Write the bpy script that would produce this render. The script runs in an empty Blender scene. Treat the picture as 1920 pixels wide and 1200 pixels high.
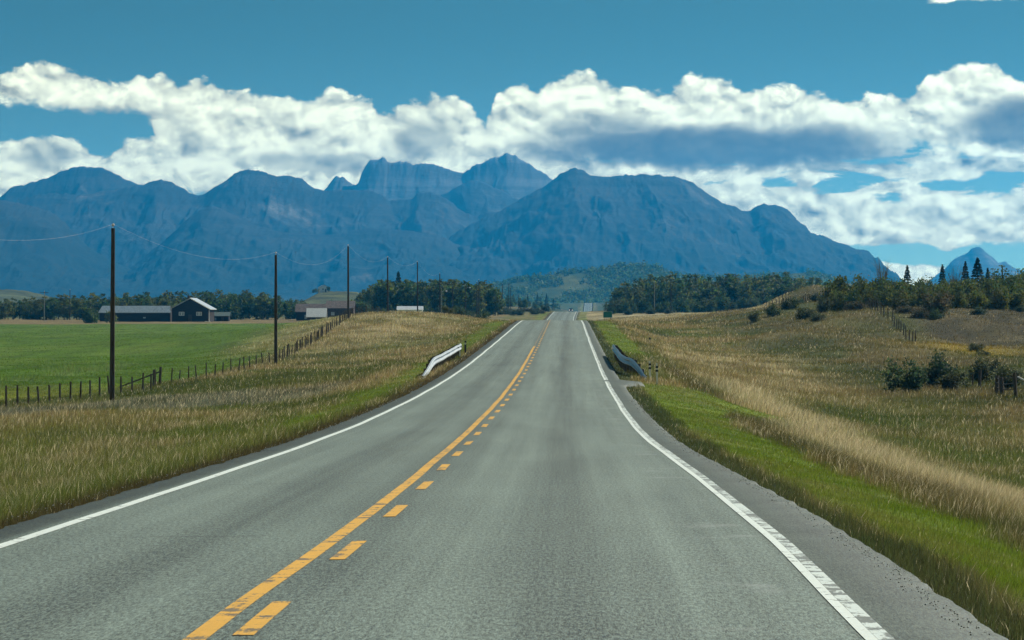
import bpy, math, random
import numpy as np
from mathutils import Vector, Matrix

random.seed(7)
RNG = np.random.default_rng(11)
C = bpy.context.scene.collection
SC = bpy.context.scene
F = 7000.0          # focal length of the photograph in its own pixels (a long lens)
CZ = 2.0            # camera height above the datum
R = math.radians
SUN_AZ, SUN_EL = 46.0, 37.0     # ahead and to the right, fairly high


def at(px, py, D):
    """world point at distance D seen in the photograph at (px, py)"""
    return Vector((D * (px - 960) / F, D, CZ + D * (600 - py) / F))


# ------------------------------------------------------------------ numpy helpers
def hash2(ix, iy, seed):
    h = (ix.astype(np.int64) * 374761393 + iy.astype(np.int64) * 668265263 + seed * 974634777) & 0x7fffffff
    h = ((h ^ (h >> 13)) * 1274126177) & 0x7fffffff
    h = (h ^ (h >> 16)) & 0x7fffffff
    return h / float(0x7fffffff)


def vnoise(x, y, seed=0):
    ix = np.floor(x); iy = np.floor(y)
    fx = x - ix; fy = y - iy
    fx = fx * fx * fx * (fx * (fx * 6 - 15) + 10); fy = fy * fy * fy * (fy * (fy * 6 - 15) + 10)
    a = hash2(ix, iy, seed); b = hash2(ix + 1, iy, seed); c = hash2(ix, iy + 1, seed); d = hash2(ix + 1, iy + 1, seed)
    return (a * (1 - fx) + b * fx) * (1 - fy) + (c * (1 - fx) + d * fx) * fy


def fbm(x, y, oct=4, seed=0, gain=.5, ridged=False):
    s = 0; a = 1; t = 0
    for i in range(oct):
        n = vnoise(x, y, seed + i * 17)
        if ridged: n = 1 - np.abs(2 * n - 1)
        s = s + a * n; t += a; a *= gain
        x, y = 1.6 * x + 1.2 * y + 5.3, -1.2 * x + 1.6 * y + 1.7
    return s / t


def pchip(xs, ys, xq):
    """monotone cubic interpolation along axis 0 of ys"""
    xs = np.asarray(xs, float); ys = np.asarray(ys, float)
    if ys.ndim == 1: ys = ys[:, None]; flat = True
    else: flat = False
    h = np.diff(xs)[:, None]; d = np.diff(ys, axis=0) / h
    m = np.zeros_like(ys)
    m[0] = d[0]; m[-1] = d[-1]
    w1 = 2 * h[1:] + h[:-1]; w2 = h[1:] + 2 * h[:-1]
    with np.errstate(divide='ignore', invalid='ignore'):
        hm = (w1 + w2) / (w1 / d[:-1] + w2 / d[1:])
    m[1:-1] = np.where(d[:-1] * d[1:] > 0, hm, 0)
    xq = np.clip(np.asarray(xq, float), xs[0], xs[-1])
    i = np.clip(np.searchsorted(xs, xq, 'right') - 1, 0, len(xs) - 2)
    t = ((xq - xs[i]) / (xs[i + 1] - xs[i]))[:, None]; hh = (xs[i + 1] - xs[i])[:, None]
    r = (ys[i] * (1 + 2 * t) * (1 - t) ** 2 + m[i] * hh * t * (1 - t) ** 2 + ys[i + 1] * t * t * (3 - 2 * t) + m[i + 1] * hh * t * t * (t - 1))
    return r[:, 0] if flat else r


def sstep(a, b, x):
    t = np.clip((x - a) / (b - a), 0, 1)
    return t * t * (3 - 2 * t)


# ------------------------------------------------------------------ object helpers
def link(name, me, mat=None, parent=None, loc=None):
    o = bpy.data.objects.new(name, me)
    if mat is not None and me is not None and not me.materials: me.materials.append(mat)
    C.objects.link(o)
    if parent is not None: o.parent = parent
    if loc is not None: o.location = loc
    return o


def tag(o, label=None, cat=None, group=None, kind=None):
    if label: o['label'] = label
    if cat: o['category'] = cat
    if group: o['group'] = group
    if kind: o['kind'] = kind
    return o


def thing(name, label, cat, loc, rz=0, group=None):
    o = bpy.data.objects.new(name, None); C.objects.link(o)
    o.empty_display_size = .3
    o.location = loc; o.rotation_euler = (0, 0, rz)
    return tag(o, label, cat, group)


def grid_mesh(name, P, smooth=True, uv=None, col=None):
    """P: (n, m, 3) array -> quad sheet"""
    n, m = P.shape[:2]
    me = bpy.data.meshes.new(name)
    idx = np.arange(n * m).reshape(n, m)
    q = np.stack([idx[:-1, :-1], idx[:-1, 1:], idx[1:, 1:], idx[1:, :-1]], -1).reshape(-1, 4)
    return raw_mesh(name, P.reshape(-1, 3), q, smooth, None if uv is None else uv.reshape(-1, 2), None if col is None else col.reshape(-1, 3))


def raw_mesh(name, V, Q, smooth=False, uv=None, col=None):
    """vertices and equal-sized faces; uv / col per vertex"""
    me = bpy.data.meshes.new(name)
    k = Q.shape[1]
    me.vertices.add(len(V)); me.vertices.foreach_set('co', np.ascontiguousarray(V, np.float32).ravel())
    me.loops.add(Q.size); me.loops.foreach_set('vertex_index', np.ascontiguousarray(Q, np.int32).ravel())
    me.polygons.add(len(Q)); me.polygons.foreach_set('loop_start', np.arange(0, Q.size, k, dtype=np.int32))
    if uv is not None:
        a = me.attributes.new('lay', 'FLOAT_VECTOR', 'POINT')
        w = np.zeros((len(V), 3), np.float32); w[:, :uv.shape[1]] = uv
        a.data.foreach_set('vector', w.ravel())
    if col is not None:
        a = me.attributes.new('tint', 'FLOAT_VECTOR', 'POINT')
        a.data.foreach_set('vector', np.ascontiguousarray(col, np.float32).ravel())
    me.update(calc_edges=True); me.validate()
    if smooth: me.polygons.foreach_set('use_smooth', np.ones(len(Q), bool))
    return me


class MB:
    """collects shapes into one mesh"""
    def __init__(s): s.v = []; s.f = []
    def add(s, vs, fs):
        b = len(s.v); s.v += [tuple(x) for x in vs]; s.f += [tuple(b + i for i in f) for f in fs]; return s
    def box(s, x0, x1, y0, y1, z0, z1):
        return s.add([(x0, y0, z0), (x1, y0, z0), (x1, y1, z0), (x0, y1, z0), (x0, y0, z1), (x1, y0, z1), (x1, y1, z1), (x0, y1, z1)],
                     [(3, 2, 1, 0), (4, 5, 6, 7), (0, 1, 5, 4), (1, 2, 6, 5), (2, 3, 7, 6), (3, 0, 4, 7)])
    def tube(s, pts, rad, n=8, cap=True):
        pts = [Vector(p) for p in pts]
        if not hasattr(rad, '__len__'): rad = [rad] * len(pts)
        vs = []; fs = []
        for i, p in enumerate(pts):
            d = (pts[min(i + 1, len(pts) - 1)] - pts[max(i - 1, 0)]).normalized()
            a = d.orthogonal().normalized() if abs(d.z) > .9 else d.cross(Vector((0, 0, 1))).normalized()
            b = d.cross(a)
            for k in range(n):
                t = 2 * math.pi * k / n
                vs.append(p + (a * math.cos(t) + b * math.sin(t)) * rad[i])
        for i in range(len(pts) - 1):
            for k in range(n):
                fs.append((i * n + k, i * n + (k + 1) % n, (i + 1) * n + (k + 1) % n, (i + 1) * n + k))
        if cap:
            fs.append(tuple(range(n))[::-1]); fs.append(tuple((len(pts) - 1) * n + k for k in range(n)))
        return s.add(vs, fs)
    def prism(s, poly, axis, a, b):
        """poly: list of 2-D points extruded along axis 'x' or 'y' from a to b"""
        n = len(poly)
        mk = (lambda p, t: (t, p[0], p[1])) if axis == 'x' else (lambda p, t: (p[0], t, p[1]))
        vs = [mk(p, a) for p in poly] + [mk(p, b) for p in poly]
        return s.add(vs, [tuple(range(n)), tuple(range(2 * n - 1, n - 1, -1))] + [(i, i + n, (i + 1) % n + n, (i + 1) % n) for i in range(n)])
    def mesh(s, name, mat=None, smooth=False):
        me = bpy.data.meshes.new(name); me.from_pydata(s.v, [], s.f)
        import bmesh
        bm = bmesh.new(); bm.from_mesh(me); bmesh.ops.recalc_face_normals(bm, faces=bm.faces); bm.to_mesh(me); bm.free()
        if mat: me.materials.append(mat)
        if smooth: me.polygons.foreach_set('use_smooth', [True] * len(me.polygons))
        return me
    def build(s, name, mat, parent=None, loc=None, smooth=False):
        return link(name, s.mesh(name, mat, smooth), None, parent, loc)


# ------------------------------------------------------------------ node helpers
class E:
    """a float socket (or number) with arithmetic"""
    def __init__(s, t, v): s.t = t; s.v = v
    def _m(s, op, *a, clamp=False):
        n = s.t.nodes.new('ShaderNodeMath'); n.operation = op; n.use_clamp = clamp
        for i, x in enumerate((s,) + a):
            x = x.v if isinstance(x, E) else x
            if isinstance(x, (int, float)): n.inputs[i].default_value = x
            else: s.t.links.new(x, n.inputs[i])
        return E(s.t, n.outputs[0])
    def __add__(s, o): return s._m('ADD', o)
    __radd__ = __add__
    def __sub__(s, o): return s._m('SUBTRACT', o)
    def __rsub__(s, o): return E(s.t, o)._m('SUBTRACT', s)
    def __mul__(s, o): return s._m('MULTIPLY', o)
    __rmul__ = __mul__
    def __truediv__(s, o): return s._m('DIVIDE', o)
    def mx(s, o): return s._m('MAXIMUM', o)
    def mn(s, o): return s._m('MINIMUM', o)
    def pw(s, o): return s._m('POWER', o)
    def ab(s): return s._m('ABSOLUTE')
    def exp(s): return E(s.t, math.e)._m('POWER', s)
    def frac(s): return s._m('FRACT')
    def clamp(s): return s._m('ADD', 0.0, clamp=True)
    def step(s, a, b):
        n = s.t.nodes.new('ShaderNodeMapRange'); n.interpolation_type = 'SMOOTHSTEP'
        s.t.links.new(s.v, n.inputs[0])
        for i, x in ((1, a), (2, b)):
            if isinstance(x, E): s.t.links.new(x.v, n.inputs[i])
            else: n.inputs[i].default_value = x
        return E(s.t, n.outputs[0])
    def lerp(s, a, b): return a + (b - a) * s


class G:
    def __init__(s, t): s.t = t; s.n = t.nodes; s.l = t.links
    def num(s, v): return E(s.t, v)
    def node(s, typ, **k):
        n = s.n.new(typ)
        for a, b in k.items(): setattr(n, a, b)
        return n
    def attr(s, name):
        n = s.node('ShaderNodeAttribute'); n.attribute_name = name; return n
    def sep(s, sock):
        n = s.node('ShaderNodeSeparateXYZ'); s.l.new(sock, n.inputs[0]); return [E(s.t, n.outputs[i]) for i in range(3)]
    def vec(s, x, y, z=0.0):
        n = s.node('ShaderNodeCombineXYZ')
        for i, q in enumerate((x, y, z)):
            if isinstance(q, E) and not isinstance(q.v, (int, float)): s.l.new(q.v, n.inputs[i])
            else: n.inputs[i].default_value = q.v if isinstance(q, E) else q
        return n.outputs[0]
    def noise(s, vec, scale=1.0, detail=4.0, rough=.5, dist=0.0, lac=2.0, color=False):
        n = s.node('ShaderNodeTexNoise')
        s.l.new(vec, n.inputs['Vector'])
        n.inputs['Scale'].default_value = scale; n.inputs['Detail'].default_value = detail
        n.inputs['Roughness'].default_value = rough; n.inputs['Distortion'].default_value = dist; n.inputs['Lacunarity'].default_value = lac
        return n.outputs['Color'] if color else E(s.t, n.outputs['Fac'])
    def voro(s, vec, scale=1.0, smooth=False, detail=0.0):
        n = s.node('ShaderNodeTexVoronoi'); s.l.new(vec, n.inputs['Vector']); n.inputs['Scale'].default_value = scale
        if smooth: n.feature = 'SMOOTH_F1'; n.inputs['Smoothness'].default_value = .6
        n.inputs['Detail'].default_value = detail
        return E(s.t, n.outputs['Distance'])
    def mix(s, f, a, b):
        n = s.node('ShaderNodeMix', data_type='RGBA', clamp_factor=True)
        for i, q in ((0, f), (6, a), (7, b)):
            if isinstance(q, E): q = q.v
            if isinstance(q, (int, float)): n.inputs[i].default_value = q
            elif isinstance(q, tuple): n.inputs[i].default_value = (*q, 1) if len(q) == 3 else q
            else: s.l.new(q, n.inputs[i])
        return n.outputs[2]
    def scale(s, col, k):
        n = s.node('ShaderNodeVectorMath', operation='SCALE')
        if isinstance(col, tuple): n.inputs[0].default_value = col
        else: s.l.new(col, n.inputs[0])
        if isinstance(k, E): s.l.new(k.v, n.inputs['Scale'])
        else: n.inputs['Scale'].default_value = k
        return n.outputs[0]
    def curve(s, x, pts, x0, x1, y0, y1):
        n = s.node('ShaderNodeFloatCurve')
        xn = (x - x0) / (x1 - x0)
        s.l.new(xn.v, n.inputs['Value'])
        c = n.mapping.curves[0]
        P = [((a - x0) / (x1 - x0), (b - y0) / (y1 - y0)) for a, b in pts]
        c.points[0].location = P[0]; c.points[1].location = P[-1]
        for p in P[1:-1]: c.points.new(*p)
        for p in c.points: p.handle_type = 'AUTO_CLAMPED'
        n.mapping.use_clip = True; n.mapping.update()
        return E(s.t, n.outputs[0]) * (y1 - y0) + y0
    def bump(s, h, strength=.5, dist=.02):
        n = s.node('ShaderNodeBump'); n.inputs['Strength'].default_value = strength; n.inputs['Distance'].default_value = dist
        s.l.new(h.v, n.inputs['Height']); return n.outputs[0]


def new_mat(name, rough=.8, spec=.3):
    m = bpy.data.materials.new(name); m.use_nodes = True
    g = G(m.node_tree); b = m.node_tree.nodes['Principled BSDF']
    b.inputs['Roughness'].default_value = rough; b.inputs['Specular IOR Level'].default_value = spec
    return m, g, b


def setc(g, b, col):
    if isinstance(col, tuple): b.inputs['Base Color'].default_value = (*col, 1)
    else: g.l.new(col, b.inputs['Base Color'])


def simple(name, col, rough=.8, spec=.3, metal=0, var=.25, scale=3.0, stretch=(1, 1, 1)):
    """plain material with a little procedural wear"""
    m, g, b = new_mat(name, rough, spec); b.inputs['Metallic'].default_value = metal
    tc = g.node('ShaderNodeTexCoord'); x, y, z = g.sep(tc.outputs['Object'])
    n = g.noise(g.vec(x * stretch[0], y * stretch[1], z * stretch[2]), scale, 5, .6)
    setc(g, b, g.mix(n.step(.3, .7), tuple(c * (1 - var) for c in col), tuple(min(1, c * (1 + var)) for c in col)))
    return m

# ================================================================== ROAD LINE AND TERRAIN
RD = [-150, 0, 22.7, 36, 91, 201, 458, 800, 1072, 1230, 1770, 2600, 3757, 4156, 5000, 9500]
RX = [-3.8, -1.78, -1.49, -1.22, -.52, 1.1, 4.9, 9.7, 14.1, 17.6, 29.6, 49, 76, 85, 104, 205]
ZD = [-150, 0, 23, 36, 57, 79, 100, 130, 165, 200, 265, 352, 410, 458, 480, 510, 600, 750, 900, 1000, 1072, 1150, 1230, 1300, 1500, 1770, 2500, 3300, 3600, 3757, 3950, 4156, 4260, 5000, 9500]
ZZ = [-.1, -1.7, -1.95, -2.08, -2.31, -2.54, -2.68, -2.74, -2.66, -2.45, -1.85, -.95, -.35, -.02, .0, -.12, -1., -1.8, -1.1, -.1, .65, 1.7, 2.75, 2.95, 3.3, 3.9, 3.5, 4.5, 6, 8.5, 13.5, 18.9, 19.5, 22, 30]
xc = lambda D: pchip(RD, RX, np.atleast_1d(np.asarray(D, float)))
zr = lambda D: pchip(ZD, ZZ, np.atleast_1d(np.asarray(D, float)))

SL = [-4.2, -7, -10, -14, -20, -24, -28, -45, -80, -160, -400, -7000]
TL = {  # rows: heights relative to the camera, left of the road
    -150: [-.2, -.9, -1.5, -2, -2.3, -2.5, -2.8, -3, -3, -3, -3, -3],
    20: [-1.95, -2.6, -3.25, -3.7, -3.9, -4.0, -4.1, -4.3, -4.5, -4.5, -4.5, -4.5],
    60: [-2.4, -3.0, -3.7, -4.1, -4.3, -4.4, -4.5, -4.7, -4.8, -4.9, -4.9, -4.9],
    100: [-2.75, -3.35, -4.0, -4.3, -4.5, -4.6, -4.7, -4.9, -5, -5, -5, -5],
    150: [-2.78, -3.3, -3.85, -4.2, -4.3, -4.5, -4.65, -4.95, -5, -5, -5, -5],
    200: [-2.5, -3.0, -3.55, -4.0, -4.3, -4.75, -4.95, -5.15, -5.2, -5.2, -5.2, -5.2],
    250: [-2.05, -2.55, -3.1, -3.65, -4.1, -4.5, -4.85, -5.1, -5.1, -5.1, -5.1, -5.1],
    300: [-1.6, -2.15, -2.95, -3.5, -3.75, -3.9, -4.5, -4.95, -5, -5, -5, -5],
    380: [-.75, -1.15, -1.75, -2.1, -2.05, -2.3, -3.2, -4.5, -4.75, -4.8, -4.8, -4.8],
    458: [-.05, -.25, -.3, .0, .4, .15, -.6, -3.2, -4.3, -4.4, -4.4, -4.4],
    520: [-.2, -.3, 0, .5, .95, .9, .6, -1.7, -3.8, -4.0, -4, -4],
    600: [-1.0, -1, -.8, -.3, .3, .2, -.4, -1.4, -3.2, -3.4, -3.4, -3.4],
    800: [-1.65, -1.4, -1.1, -.9, -.8, -.8, -.9, -1.4, -2.1, -2.3, -2.3, -2.3],
    1000: [-.15, -.1, 0, .3, .5, .5, .4, .1, -.7, -.9, -.9, -.9],
    1150: [1.65, 1.6, 1.5, 1.4, 1.4, 1.4, 1.4, 1.0, .2, 0, 0, 0],
    1300: [2.9, 2.8, 2.7, 2.7, 2.7, 2.6, 2.5, 2, 1, .5, .5, .5],
    2000: [3.75, 4, 4.5, 5, 6, 6, 6, 6, 4, 3, 3, 3],
    3000: [4.1, 4.5, 5, 6, 8, 9, 10, 12, 12, 10, 8, 8],
    3300: [4.5, 5, 5.5, 6, 8, 9, 10, 12, 13, 12, 10, 10],
    3600: [6, 6.2, 6.5, 7, 9, 10, 11, 13, 14, 13, 12, 12],
    3757: [8.5, 8.7, 9, 9.5, 11, 12, 13, 14, 15, 14, 13, 13],
    3950: [13.5, 13.7, 14, 14.3, 15, 15.5, 16, 16, 16, 15, 14, 14],
    4156: [18.8, 18.9, 19, 19, 19, 19, 19, 19, 18, 17, 16, 16],
    5000: [22, 22, 22, 22, 22, 22, 22, 22, 22, 22, 22, 22],
    9500: [30, 30, 30, 30, 30, 30, 30, 30, 30, 30, 30, 30]}
SR = [4.6, 7, 10, 14, 20, 28, 36, 40, 45, 60, 90, 160, 400, 7000]
TR = {
    -150: [-.2, -.9, -1.6, -2.2, -2.4, -2.4, -2, -1.8, -1.5, -1, -1, -1, -1, -1],
    20: [-1.97, -2.55, -3.3, -3.8, -3.9, -3.9, -3.4, -3.1, -2.8, -2.2, -2, -2, -2, -2],
    60: [-2.38, -2.95, -3.7, -4.3, -4.4, -4.3, -3.8, -3.5, -3.2, -2.6, -2.4, -2.4, -2.4, -2.4],
    120: [-2.8, -3.3, -4.1, -4.6, -4.7, -4.6, -4.3, -4.2, -4.0, -3.5, -3, -3, -3, -3],
    160: [-2.7, -3.1, -3.9, -4.5, -4.85, -4.75, -4.3, -3.95, -3.8, -3.3, -3, -3, -3, -3],
    200: [-2.5, -2.9, -3.6, -4.3, -4.8, -4.75, -4.25, -3.9, -3.5, -3.1, -2.9, -2.9, -2.9, -2.9],
    300: [-1.57, -1.9, -2.7, -3.4, -3.75, -3.6, -3.4, -3.4, -3.3, -3.1, -2.7, -2.5, -2.5, -2.5],
    380: [-.72, -1, -1.7, -2.4, -2.5, -2.1, -2.1, -2.2, -2.4, -2.2, -1.6, -1.2, -1, -1],
    430: [-.25, -.45, -.9, -1.5, -1.3, -.5, .3, .4, .4, .1, .1, .1, .2, .2],
    500: [-.05, -.15, -.35, -.6, -.3, .7, 1.5, 1.75, 1.9, 1.6, 1.6, 1.6, 1.6, 1.6],
    570: [-.65, -.6, -.5, -.4, .0, 1.0, 2.3, 2.9, 3.4, 2.8, 2.6, 2.6, 2.6, 2.6],
    650: [-1.35, -1.0, -.6, -.2, .2, .8, 2.0, 4.1, 5.8, 4.2, 3.8, 3.6, 3.6, 3.6],
    720: [-1.75, -1.3, -.9, -.3, .2, .7, 1.6, 2.6, 3.6, 4.0, 4, 4, 4, 4],
    850: [-1.45, -1.2, -.6, -.1, .4, .8, 1.3, 1.7, 2.2, 3.4, 4, 4, 4, 4],
    1000: [-.15, 0, .3, .7, 1.1, 1.4, 1.6, 1.8, 2.0, 2.6, 3.4, 4, 4, 4],
    1150: [1.65, 1.7, 1.8, 1.9, 2.1, 2.3, 2.4, 2.4, 2.5, 2.8, 3.2, 4, 4, 4],
    1300: [2.9, 2.9, 2.9, 2.9, 3, 3, 3, 3, 3, 3.2, 3.4, 4, 4, 4],
    2000: [3.75, 4, 4.4, 4.8, 5.2, 5.5, 5.5, 5.5, 5.5, 5.5, 5.5, 5.5, 5.5, 5.5],
    3000: [4.1, 4.6, 5, 5.5, 6, 6.5, 7, 7, 8, 9, 9, 9, 9, 9],
    3300: [4.5, 4.8, 5, 5.5, 6, 6.5, 7, 7, 8, 9, 9, 9, 9, 9],
    3757: [8.5, 8.5, 8.5, 8.5, 9, 9, 9.5, 9.5, 10, 11, 11, 11, 11, 11],
    3950: [13.5, 13.5, 13.5, 13.5, 14, 14, 14, 14, 14, 14, 14, 14, 14, 14],
    4156: [18.8, 19, 19, 19, 19, 19, 19, 19, 19, 19, 18, 17, 16, 16],
    5000: [22] * 14, 9500: [30] * 14}

gs = np.concatenate([np.arange(0, 13, .35), np.arange(13, 64, 1.0), np.arange(64, 210, 5), np.arange(220, 1000, 45), np.arange(1000, 7001, 500)])
GS = np.concatenate([-gs[:0:-1], gs])
GD = np.concatenate([np.arange(-150, 12, 6), np.arange(12, 130, 1.2), np.arange(130, 620, 2), np.arange(620, 1400, 7), np.arange(1400, 5200, 40), np.arange(5200, 9501, 250)])


def height_grid():
    LD = sorted(TL); lt = np.array([TL[d] for d in LD]); RDD = sorted(TR); rt = np.array([TR[d] for d in RDD])
    zl = pchip(LD, lt, GD); zrr = pchip(RDD, rt, GD); zc = zr(GD)
    zl[:, 0] = zc - .15; zrr[:, 0] = zc - .16
    Z = np.zeros((len(GD), len(GS)))
    scol = np.array(SL[::-1] + [-3.0, 0, 3.2] + SR)
    for i in range(len(GD)):
        col = np.concatenate([zl[i][::-1], [zc[i] - .11, zc[i] - .07, zc[i] - .11], zrr[i]])
        Z[i] = pchip(scol, col, GS)
    X = xc(GD)[:, None] + GS[None, :]; Y = np.repeat(GD[:, None], len(GS), 1)
    a = sstep(4.8, 9, np.abs(GS))[None, :]
    rb = ((GS > 16) & (GS < 60))[None, :] * sstep(250, 330, GD)[:, None] * (1 - sstep(600, 680, GD))[:, None] * sstep(16, 24, GS)[None, :]
    und = (fbm(X / 7, Y / 11, 4, 3) - .5) * (.42 + .8 * rb) + (fbm(X / 16, Y / 30, 3, 13) - .5) * 1.5 * rb + (fbm(X / 40, Y / 60, 3, 9) - .5) * .5 * sstep(12, 40, np.abs(GS))[None, :]
    far = sstep(1300, 2200, GD)[:, None] * sstep(9, 40, np.abs(GS))[None, :]
    und = und + far * (fbm(X / 160, Y / 260, 4, 21) - .5) * 9
    edge = sstep(3.7, 4.7, np.abs(GS))[None, :] * (fbm(X / .8, Y / 2.2, 3, 5) - .5) * .10
    under = zc[:, None] - .085 - 1.2 * sstep(1350, 2500, GD)[:, None]
    Z = Z + und * a + edge
    Z = np.where(np.abs(GS)[None, :] < 4.95, np.minimum(Z, under - .05 * (np.abs(GS)[None, :] > 4.0)), Z)
    return X, Y, Z + CZ


TX, TY, TZ = height_grid()


def H(x, y):
    """terrain height (vectorised)"""
    x = np.atleast_1d(np.asarray(x, float)); y = np.atleast_1d(np.asarray(y, float))
    s = x - xc(y)
    j = np.clip(np.searchsorted(GS, s) - 1, 0, len(GS) - 2); i = np.clip(np.searchsorted(GD, y) - 1, 0, len(GD) - 2)
    u = np.clip((s - GS[j]) / (GS[j + 1] - GS[j]), 0, 1); v = np.clip((y - GD[i]) / (GD[i + 1] - GD[i]), 0, 1)
    return (TZ[i, j] * (1 - u) + TZ[i, j + 1] * u) * (1 - v) + (TZ[i + 1, j] * (1 - u) + TZ[i + 1, j + 1] * u) * v


def h1(x, y): return float(H(x, y)[0])
def ground(px, D):
    x = D * (px - 960) / F
    return Vector((x, D, h1(x, D)))


# left fence (distance, x): far along the road, then turning away to the left
FL = [(700, -19), (560, -19.6), (470, -20.4), (445, -20.3), (380, -20.1), (312, -19.7), (288, -21.6), (262, -24.5)]
FLa = [(262, -24.5), (250, -24.4), (238, -26.0), (230, -28.0), (222, -30.4), (214, -33.5), (206, -37)]
FLd = np.array(sorted([(900, -19)] + FL + [(250, -24.4), (238, -26), (222, -30.4), (206, -37), (180, -46), (0, -120)]))
fence_x = lambda D: np.interp(D, FLd[:, 0], FLd[:, 1])

mixc = lambda a, b, t: np.asarray(a) * (1 - t[..., None]) + np.asarray(b) * t[..., None]
STRAW, TAN, OLIVE, DARK = (.46, .39, .215), (.26, .205, .085), (.115, .14, .030), (.055, .07, .022)
MOWN, FIELD, RUST, SAGE = (.135, .195, .016), (.085, .165, .010), (.10, .055, .026), (.17, .18, .12)


def cover(x, y):
    """plant cover at a place: colour, height, stray light heads (0..1)"""
    s = x - xc(y); s = np.where(s > 0, s - .25 * (1 - sstep(30, 90, y)), s)
    n1 = fbm(x / 9, y / 26, 4, 31); n2 = fbm(x / 2.2, y / 6, 4, 47); n3 = fbm(x / 26, y / 70, 3, 77)
    L = s < 0; a = np.abs(s)
    # dry mixture
    c = mixc(OLIVE, TAN, sstep(.36, .62, n1 * .6 + n2 * .4))
    c = mixc(c, STRAW, sstep(.58, .80, n2 * .55 + n3 * .45) * .55)
    c = mixc(c, DARK, sstep(.56, .70, fbm(x / 5, y / 15, 3, 91)) * .55)
    h = .20 + .40 * n1 * n2; heads = .10 + .45 * sstep(.3, .8, n2)
    # left: olive green close to the camera, brown toward the road, sage in the ditch bottom
    near = (1 - sstep(110, 190, y)) * L
    c = mixc(c, mixc((.13, .16, .032), (.22, .19, .07), sstep(.48, .85, n2)), near * .85)
    jy = y + (n2 - .5) * 22
    dit = L * sstep(172, 182, jy) * (1 - sstep(203, 212, jy)) * sstep(8.5, 11, a)
    c = mixc(c, mixc((.10, .105, .06), SAGE, sstep(.35, .6, n2)), dit * .85); heads = np.maximum(heads, dit * .5)
    grn = L * sstep(208, 216, jy) * (1 - sstep(258, 275, jy)) * sstep(8.0, 10.5, a)
    c = mixc(c, mixc((.065, .085, .018), OLIVE, n2), grn * .85); heads = np.where(grn > .5, .16, heads)
    kn = L * sstep(300, 420, y) * (1 - sstep(640, 760, y)) * sstep(9, 13, a)
    c = mixc(c, mixc(TAN, STRAW, sstep(.35, .65, n2)), kn * .6)
    # right: straw band in the ditch shoulder, olive-brown bank
    stw = (~L) * np.exp(-((a - 11.2 - 1.2 * (n1 - .5)) / 1.9) ** 2) * (1 - sstep(190, 260, y))
    c = mixc(c, STRAW, stw * .9); h = h * (1 - stw) + .50 * stw; heads = np.maximum(heads, stw)
    tanr = (~L) * sstep(7.5, 10, a) * sstep(180, 230, y) * (1 - sstep(320, 380, y)) * (1 - sstep(18, 26, a))
    c = mixc(c, mixc(TAN, STRAW, sstep(.42, .75, n2)), tanr * .75)
    bank = (~L) * sstep(17, 25, a) * sstep(140, 230, y) * (1 - sstep(600, 660, y))
    c = mixc(c, mixc((.07, .082, .02), (.145, .12, .045), sstep(.4, .68, n1)), bank * .85); heads = heads * (1 - bank * .45)
    fld = (~L) * sstep(38, 43, a) * sstep(300, 400, y) * (1 - sstep(600, 700, y))
    c = mixc(c, mixc((.07, .06, .026), (.13, .105, .05), sstep(.4, .7, n2)), fld * .9); h = h * (1 - fld * .35); heads = heads * (1 - fld * .5)
    gg = (~L) * np.exp(-((a - 17) / 3.5) ** 2) * np.exp(-((y - 165) / 45) ** 2)
    c = mixc(c, (.10, .13, .03), gg * .7)
    flat = (~L) * sstep(560, 700, y) * (1 - sstep(1200, 1300, y))
    c = mixc(c, mixc(TAN, STRAW, sstep(.3, .6, n1)), flat * (1 - sstep(38, 41, a)) * .8)
    gl = (~L) * sstep(45.5, 47, a) * sstep(560, 620, y) * (1 - sstep(800, 950, y)) * (1 - sstep(54, 58, a))
    c = mixc(c, (.09, .16, .025), gl * .95); h = h * (1 - gl * .6); heads = heads * (1 - gl)
    yl = (~L) * np.exp(-((x - 43) / 5) ** 2 - ((y - 350) / 22) ** 2)
    c = mixc(c, (.34, .25, .03), yl * .75)
    # brown belt against the mown strip
    b = (~L) * sstep(7.0, 7.5, a) * (1 - sstep(8.2, 9.6, a)) * (1 - sstep(200, 260, y))
    c = mixc(c, mixc(DARK, (.17, .125, .05), n2), b * .8)
    # mown verge
    wob = (n2 - .5) * 1.2
    mr = (~L) * sstep(4.8, 5.15, a + wob * .5) * (1 - sstep(0, .5, a + wob - 7.0 - 5 * np.exp(-((y - 152) / 11) ** 2))) * (1 - sstep(166, 170, y) * (1 - sstep(245, 262, y)))
    ml = L * sstep(5.0, 5.5, a + wob * .5) * (1 - sstep(6.6, 8.0, a + wob)) * sstep(62, 120, y)
    mv = np.maximum(mr, ml) * (1 - .5 * sstep(700, 1500, y))
    c = mixc(c, mixc(MOWN, (.17, .20, .035), sstep(.4, .75, n2)), mv * .92); h = h * (1 - mv) + .09 * mv; heads = heads * (1 - mv * .95)
    # dirt and weeds right at the pavement
    d = 1 - np.where(L, sstep(4.5, 4.95, a + wob * .6), sstep(4.75, 5.15, a + wob * .5))
    c = mixc(c, np.where(L[:, None], np.asarray((.075, .058, .026)), np.asarray((.058, .078, .026))), d * .9)
    h = h * (1 - d) + .13 * d; heads = heads * (1 - d * .9)
    # green field beyond the left fence
    fx = fence_x(y); g = L * sstep(.6, 2.6 + 4 * n2, fx - x) * (1 - sstep(955, 985, y + (n2 - .5) * 30)) * sstep(150, 200, y)
    g = g * (1 - .75 * sstep(330, 420, y) * (1 - sstep(4, 16, fx - x)))
    tuft = sstep(.52, .66, fbm(x / 3, y / 12, 4, 61)) * sstep(265, 285, y) * (1 - sstep(360, 400, y)) * sstep(-33, -36, x)
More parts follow.
